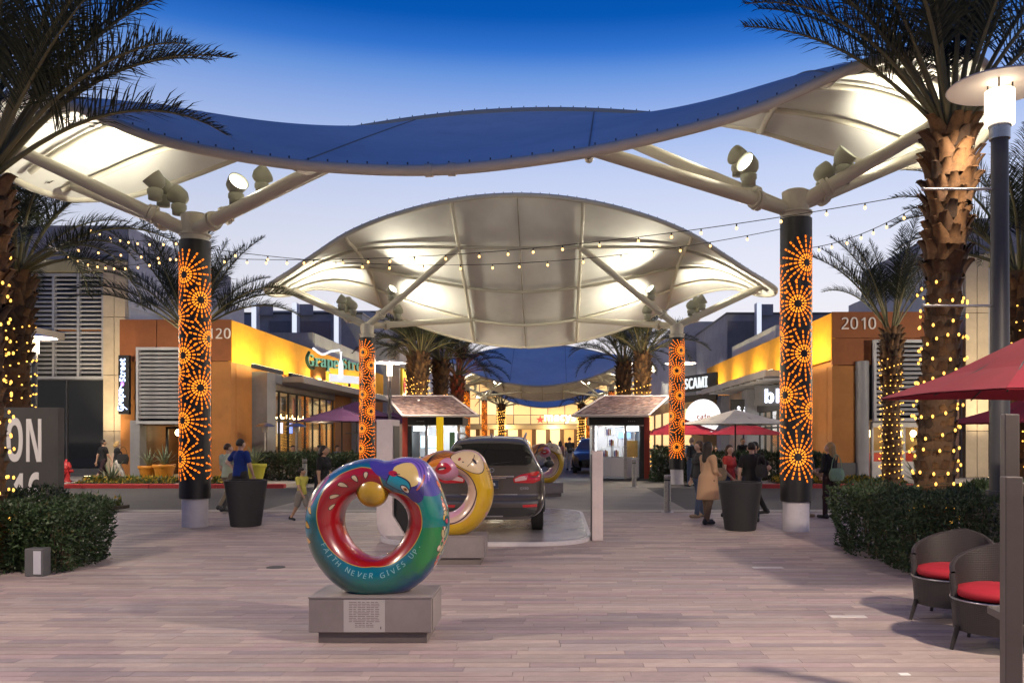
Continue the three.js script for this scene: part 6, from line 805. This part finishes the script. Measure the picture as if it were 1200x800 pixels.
person('person in black clothes striding behind the firework column', { x: 4.62, z: -19.6, h: 1.72, turn: -PI / 2 + .2, top: black, sleeve: 1.8, bottom: black, legs: [[.32, .05], [-.3, .2]], hair: hairDark, skin: 1 });
const mint = person('woman with long blonde hair in black carrying a mint green bag', { x: 6.12, z: -18.9, h: 1.68, female: true, turn: PI + .55, top: black, sleeve: 1.75, bottom: wine, legs: [[.06, .03], [-.05, .04]], arms: [[.05, .15, 1.2, .5], [.2, .2, 1.0, .2]], hair: hairBlond, hairLen: .24, skin: 2, look: .9, shoe: M.dark });
person('person in patterned grey top standing behind the blonde woman', { x: 5.72, z: -19.3, h: 1.60, female: true, turn: 1.9, top: mat(.28, .27, .27, .85, { map: rep(N2, 9) }), sleeve: .7, bottom: navy, arms: [[.4, .1, 1.2, .2], [.2, .1, .8, .2]], hair: hairDark, hairLen: .1, skin: 2, shoe: fab(.4, .3, .2) });
person('man in grey blue shirt with black backpack by the hedge', { x: 5.05, z: -31.2, h: 1.78, turn: PI + .55, top: fab(.16, .22, .28), sleeve: .7, bottom: jeans, arms: [[-.1, .35, .4, .6], [.1, .15, .4, 0]], hair: fab(.35, .24, .18), skin: 2, legs: [[.06, .03], [-.08, .05]] });
person('waiter in black behind the terrace hedge beside the shop windows', { x: 7.7, z: -33.0 - 1.8, h: 1.75, turn: .5, top: black, sleeve: .7, bottom: black, arms: [[.3, .4, .9, .1], [.2, .3, .7, .2]], hair: hairDark, skin: 1 });
person('person in dark top and brown shorts walking past the dark shop windows', { x: -17.4, z: -32.9, h: 1.74, turn: PI / 2 + .9, top: black, sleeve: .6, bottom: wine, trouser: .62, legs: walkL, arms: swing, hair: hairDark, skin: 1 });
const blondBag = person('woman with pale blond hair and white trousers carrying a black shoulder bag', { x: -16.75, z: -32.7, h: 1.68, female: true, turn: PI - .9, top: black, sleeve: .4, bottom: whitef, legs: walkR, arms: swing, hair: hairBlond, hairLen: .05, skin: 2 });
person('man in dark tee and white trousers walking away up the street', { x: .86, z: -46.5, h: 1.80, turn: PI, top: charcoal, sleeve: .6, bottom: whitef, legs: [[.2, .1], [-.2, .25]], arms: swing, hair: hairDark, skin: 0 });
person('woman in pink top walking beside the man in white trousers', { x: .35, z: -47.5, h: 1.62, female: true, turn: PI, top: fab(.45, .2, .22), sleeve: .6, bottom: wine, trouser: .6, legs: walkL, arms: swing, hair: hairDark, hairLen: .15, skin: 1 });
person('person in grey top and dark shorts walking away past the distant ring', { x: -.2, z: -44.2, h: 1.66, turn: PI, top: fab(.25, .24, .24), sleeve: .7, bottom: charcoal, trouser: .45, loose: .02, legs: walkR, arms: swing, hair: hairBrown, skin: 2 });
// diners at the terraces
const chairG = []; function diner(x, z, turn, top, hair, label, female) {
  const c = thing('cafe_chair', 'dark chair of the ' + label, 'chair', [x, .11, z], turn, 'dark cafe chairs on the terraces'); part(c, 'seat', rbx(-.21, .21, .42, .45, -.2, .22, .01), M.dark); part(c, 'backrest', rbx(-.2, .2, .55, .9, -.225, -.2, .01), M.dark); for (const [a, b] of [[-1, -1], [1, -1], [-1, 1], [1, 1]]) part(c, 'leg', rod([a * .19, 0, b * .19], [a * .19, b < 0 ? .9 : .43, b * .19 - (b < 0 ? .02 : 0)], .014, .014, 6), M.dark);
  const p = person(label, { x, z, turn, seat: .46, h: female ? 1.64 : 1.74, female, top, sleeve: .6, bottom: navy, legs: [[1.45, 1.45], [1.4, 1.4]], arms: [[.5, .12, 1.1, .3], [.4, .12, 1.0, .3]], hair, hairLen: female ? .15 : 0, skin: 1, res: 48, group: 'diners on the terraces' }); p.t.position.y = .11;
}
diner(-10.9, -35.6, .6, black, hairDark, 'diner in black seated by the hedge next to the portal', false); diner(-10.0, -36.3, -PI / 2, charcoal, hairDark, 'diner in charcoal across the table from the diner in black', false); diner(-9.2, -36.2, 1.2, fab(.25, .3, .4), hairBrown, 'diner in pale blue seated under the purple parasol', false); diner(-8.0, -36.0, -1.3, fab(.5, .45, .4), hairDark, 'diner in cream seated under the purple parasol', true); diner(7.0, -36.9, .3, fab(.4, .38, .36), hairDark, 'diner in pale grey on the terrace with red parasols', true); diner(8.6, -36.2, 1.2, charcoal, hairDark, 'diner in charcoal on the terrace by the shop windows', false);
// bags carried
function bag(p, w, h, d, m, strapTop, label, turn = 0) { const t = thing('hand_bag', label, 'bag', p, turn, 'bags carried by people'); part(t, 'pouch', grid((s, q) => { const a = s * 6.2832, y = q * h, r = Math.sin(Math.PI * Math.min(1, .12 + q * .8)) * .35 + .65; return [Math.sin(a) * w / 2 * r * (q > .97 ? .9 : 1), y - h, Math.cos(a) * d / 2 * r * (1 - .5 * q)]; }, 20, 10, true), m); part(t, 'pouch_base', ball(0, -h + .01, 0, w * .42, .02, d * .4, 14, 8), m); part(t, 'strap', pipe([[-w * .36, -.02, 0], [-w * .2, strapTop * .75, 0], [0, strapTop, 0], [w * .2, strapTop * .75, 0], [w * .36, -.02, 0]], .01, 24, 6), m); }
bag([6.18, 1.12, -18.62], .44, .27, .17, fab(.28, .42, .26), .3, 'mint green shoulder bag of the blonde woman', .45); bag([3.62, 1.13, -18.75], .40, .28, .17, fab(.25, .19, .12), .2, 'beige hand bag of the woman in coral red', .2); bag([4.36, 1.22, -17.9], .27, .26, .12, fab(.05, .05, .045), .26, 'small dark bag hanging on the stout man in black tee', .1); bag([-5.0, .40, -18.35], .3, .3, .14, black, .2, 'black bag held low by the woman in the black dress', .6); bag([-16.45, 1.15, -32.55], .42, .36, .2, black, .28, 'black shoulder bag of the blond woman in white trousers', .3);
{ const t = thing('backpack', 'black backpack worn by the man in grey blue shirt', 'backpack', [4.98, 1.25, -31.02], PI + .55); part(t, 'main_pocket', rbx(-.15, .15, -.2, .22, -.16, .02, .05, 4), black); part(t, 'front_pocket', rbx(-.11, .11, -.17, .05, -.205, -.15, .02, 3), charcoal); for (const s of [-1, 1]) part(t, 'strap', pipe([[s * .1, .2, -.02], [s * .11, .25, .1], [s * .13, .1, .3], [s * .12, -.15, .15]], .018, 18, 6), black); }
scene.traverse(o => { if (o.isMesh) { o.castShadow = true; o.receiveShadow = true; } });
renderer.render(scene, camera);
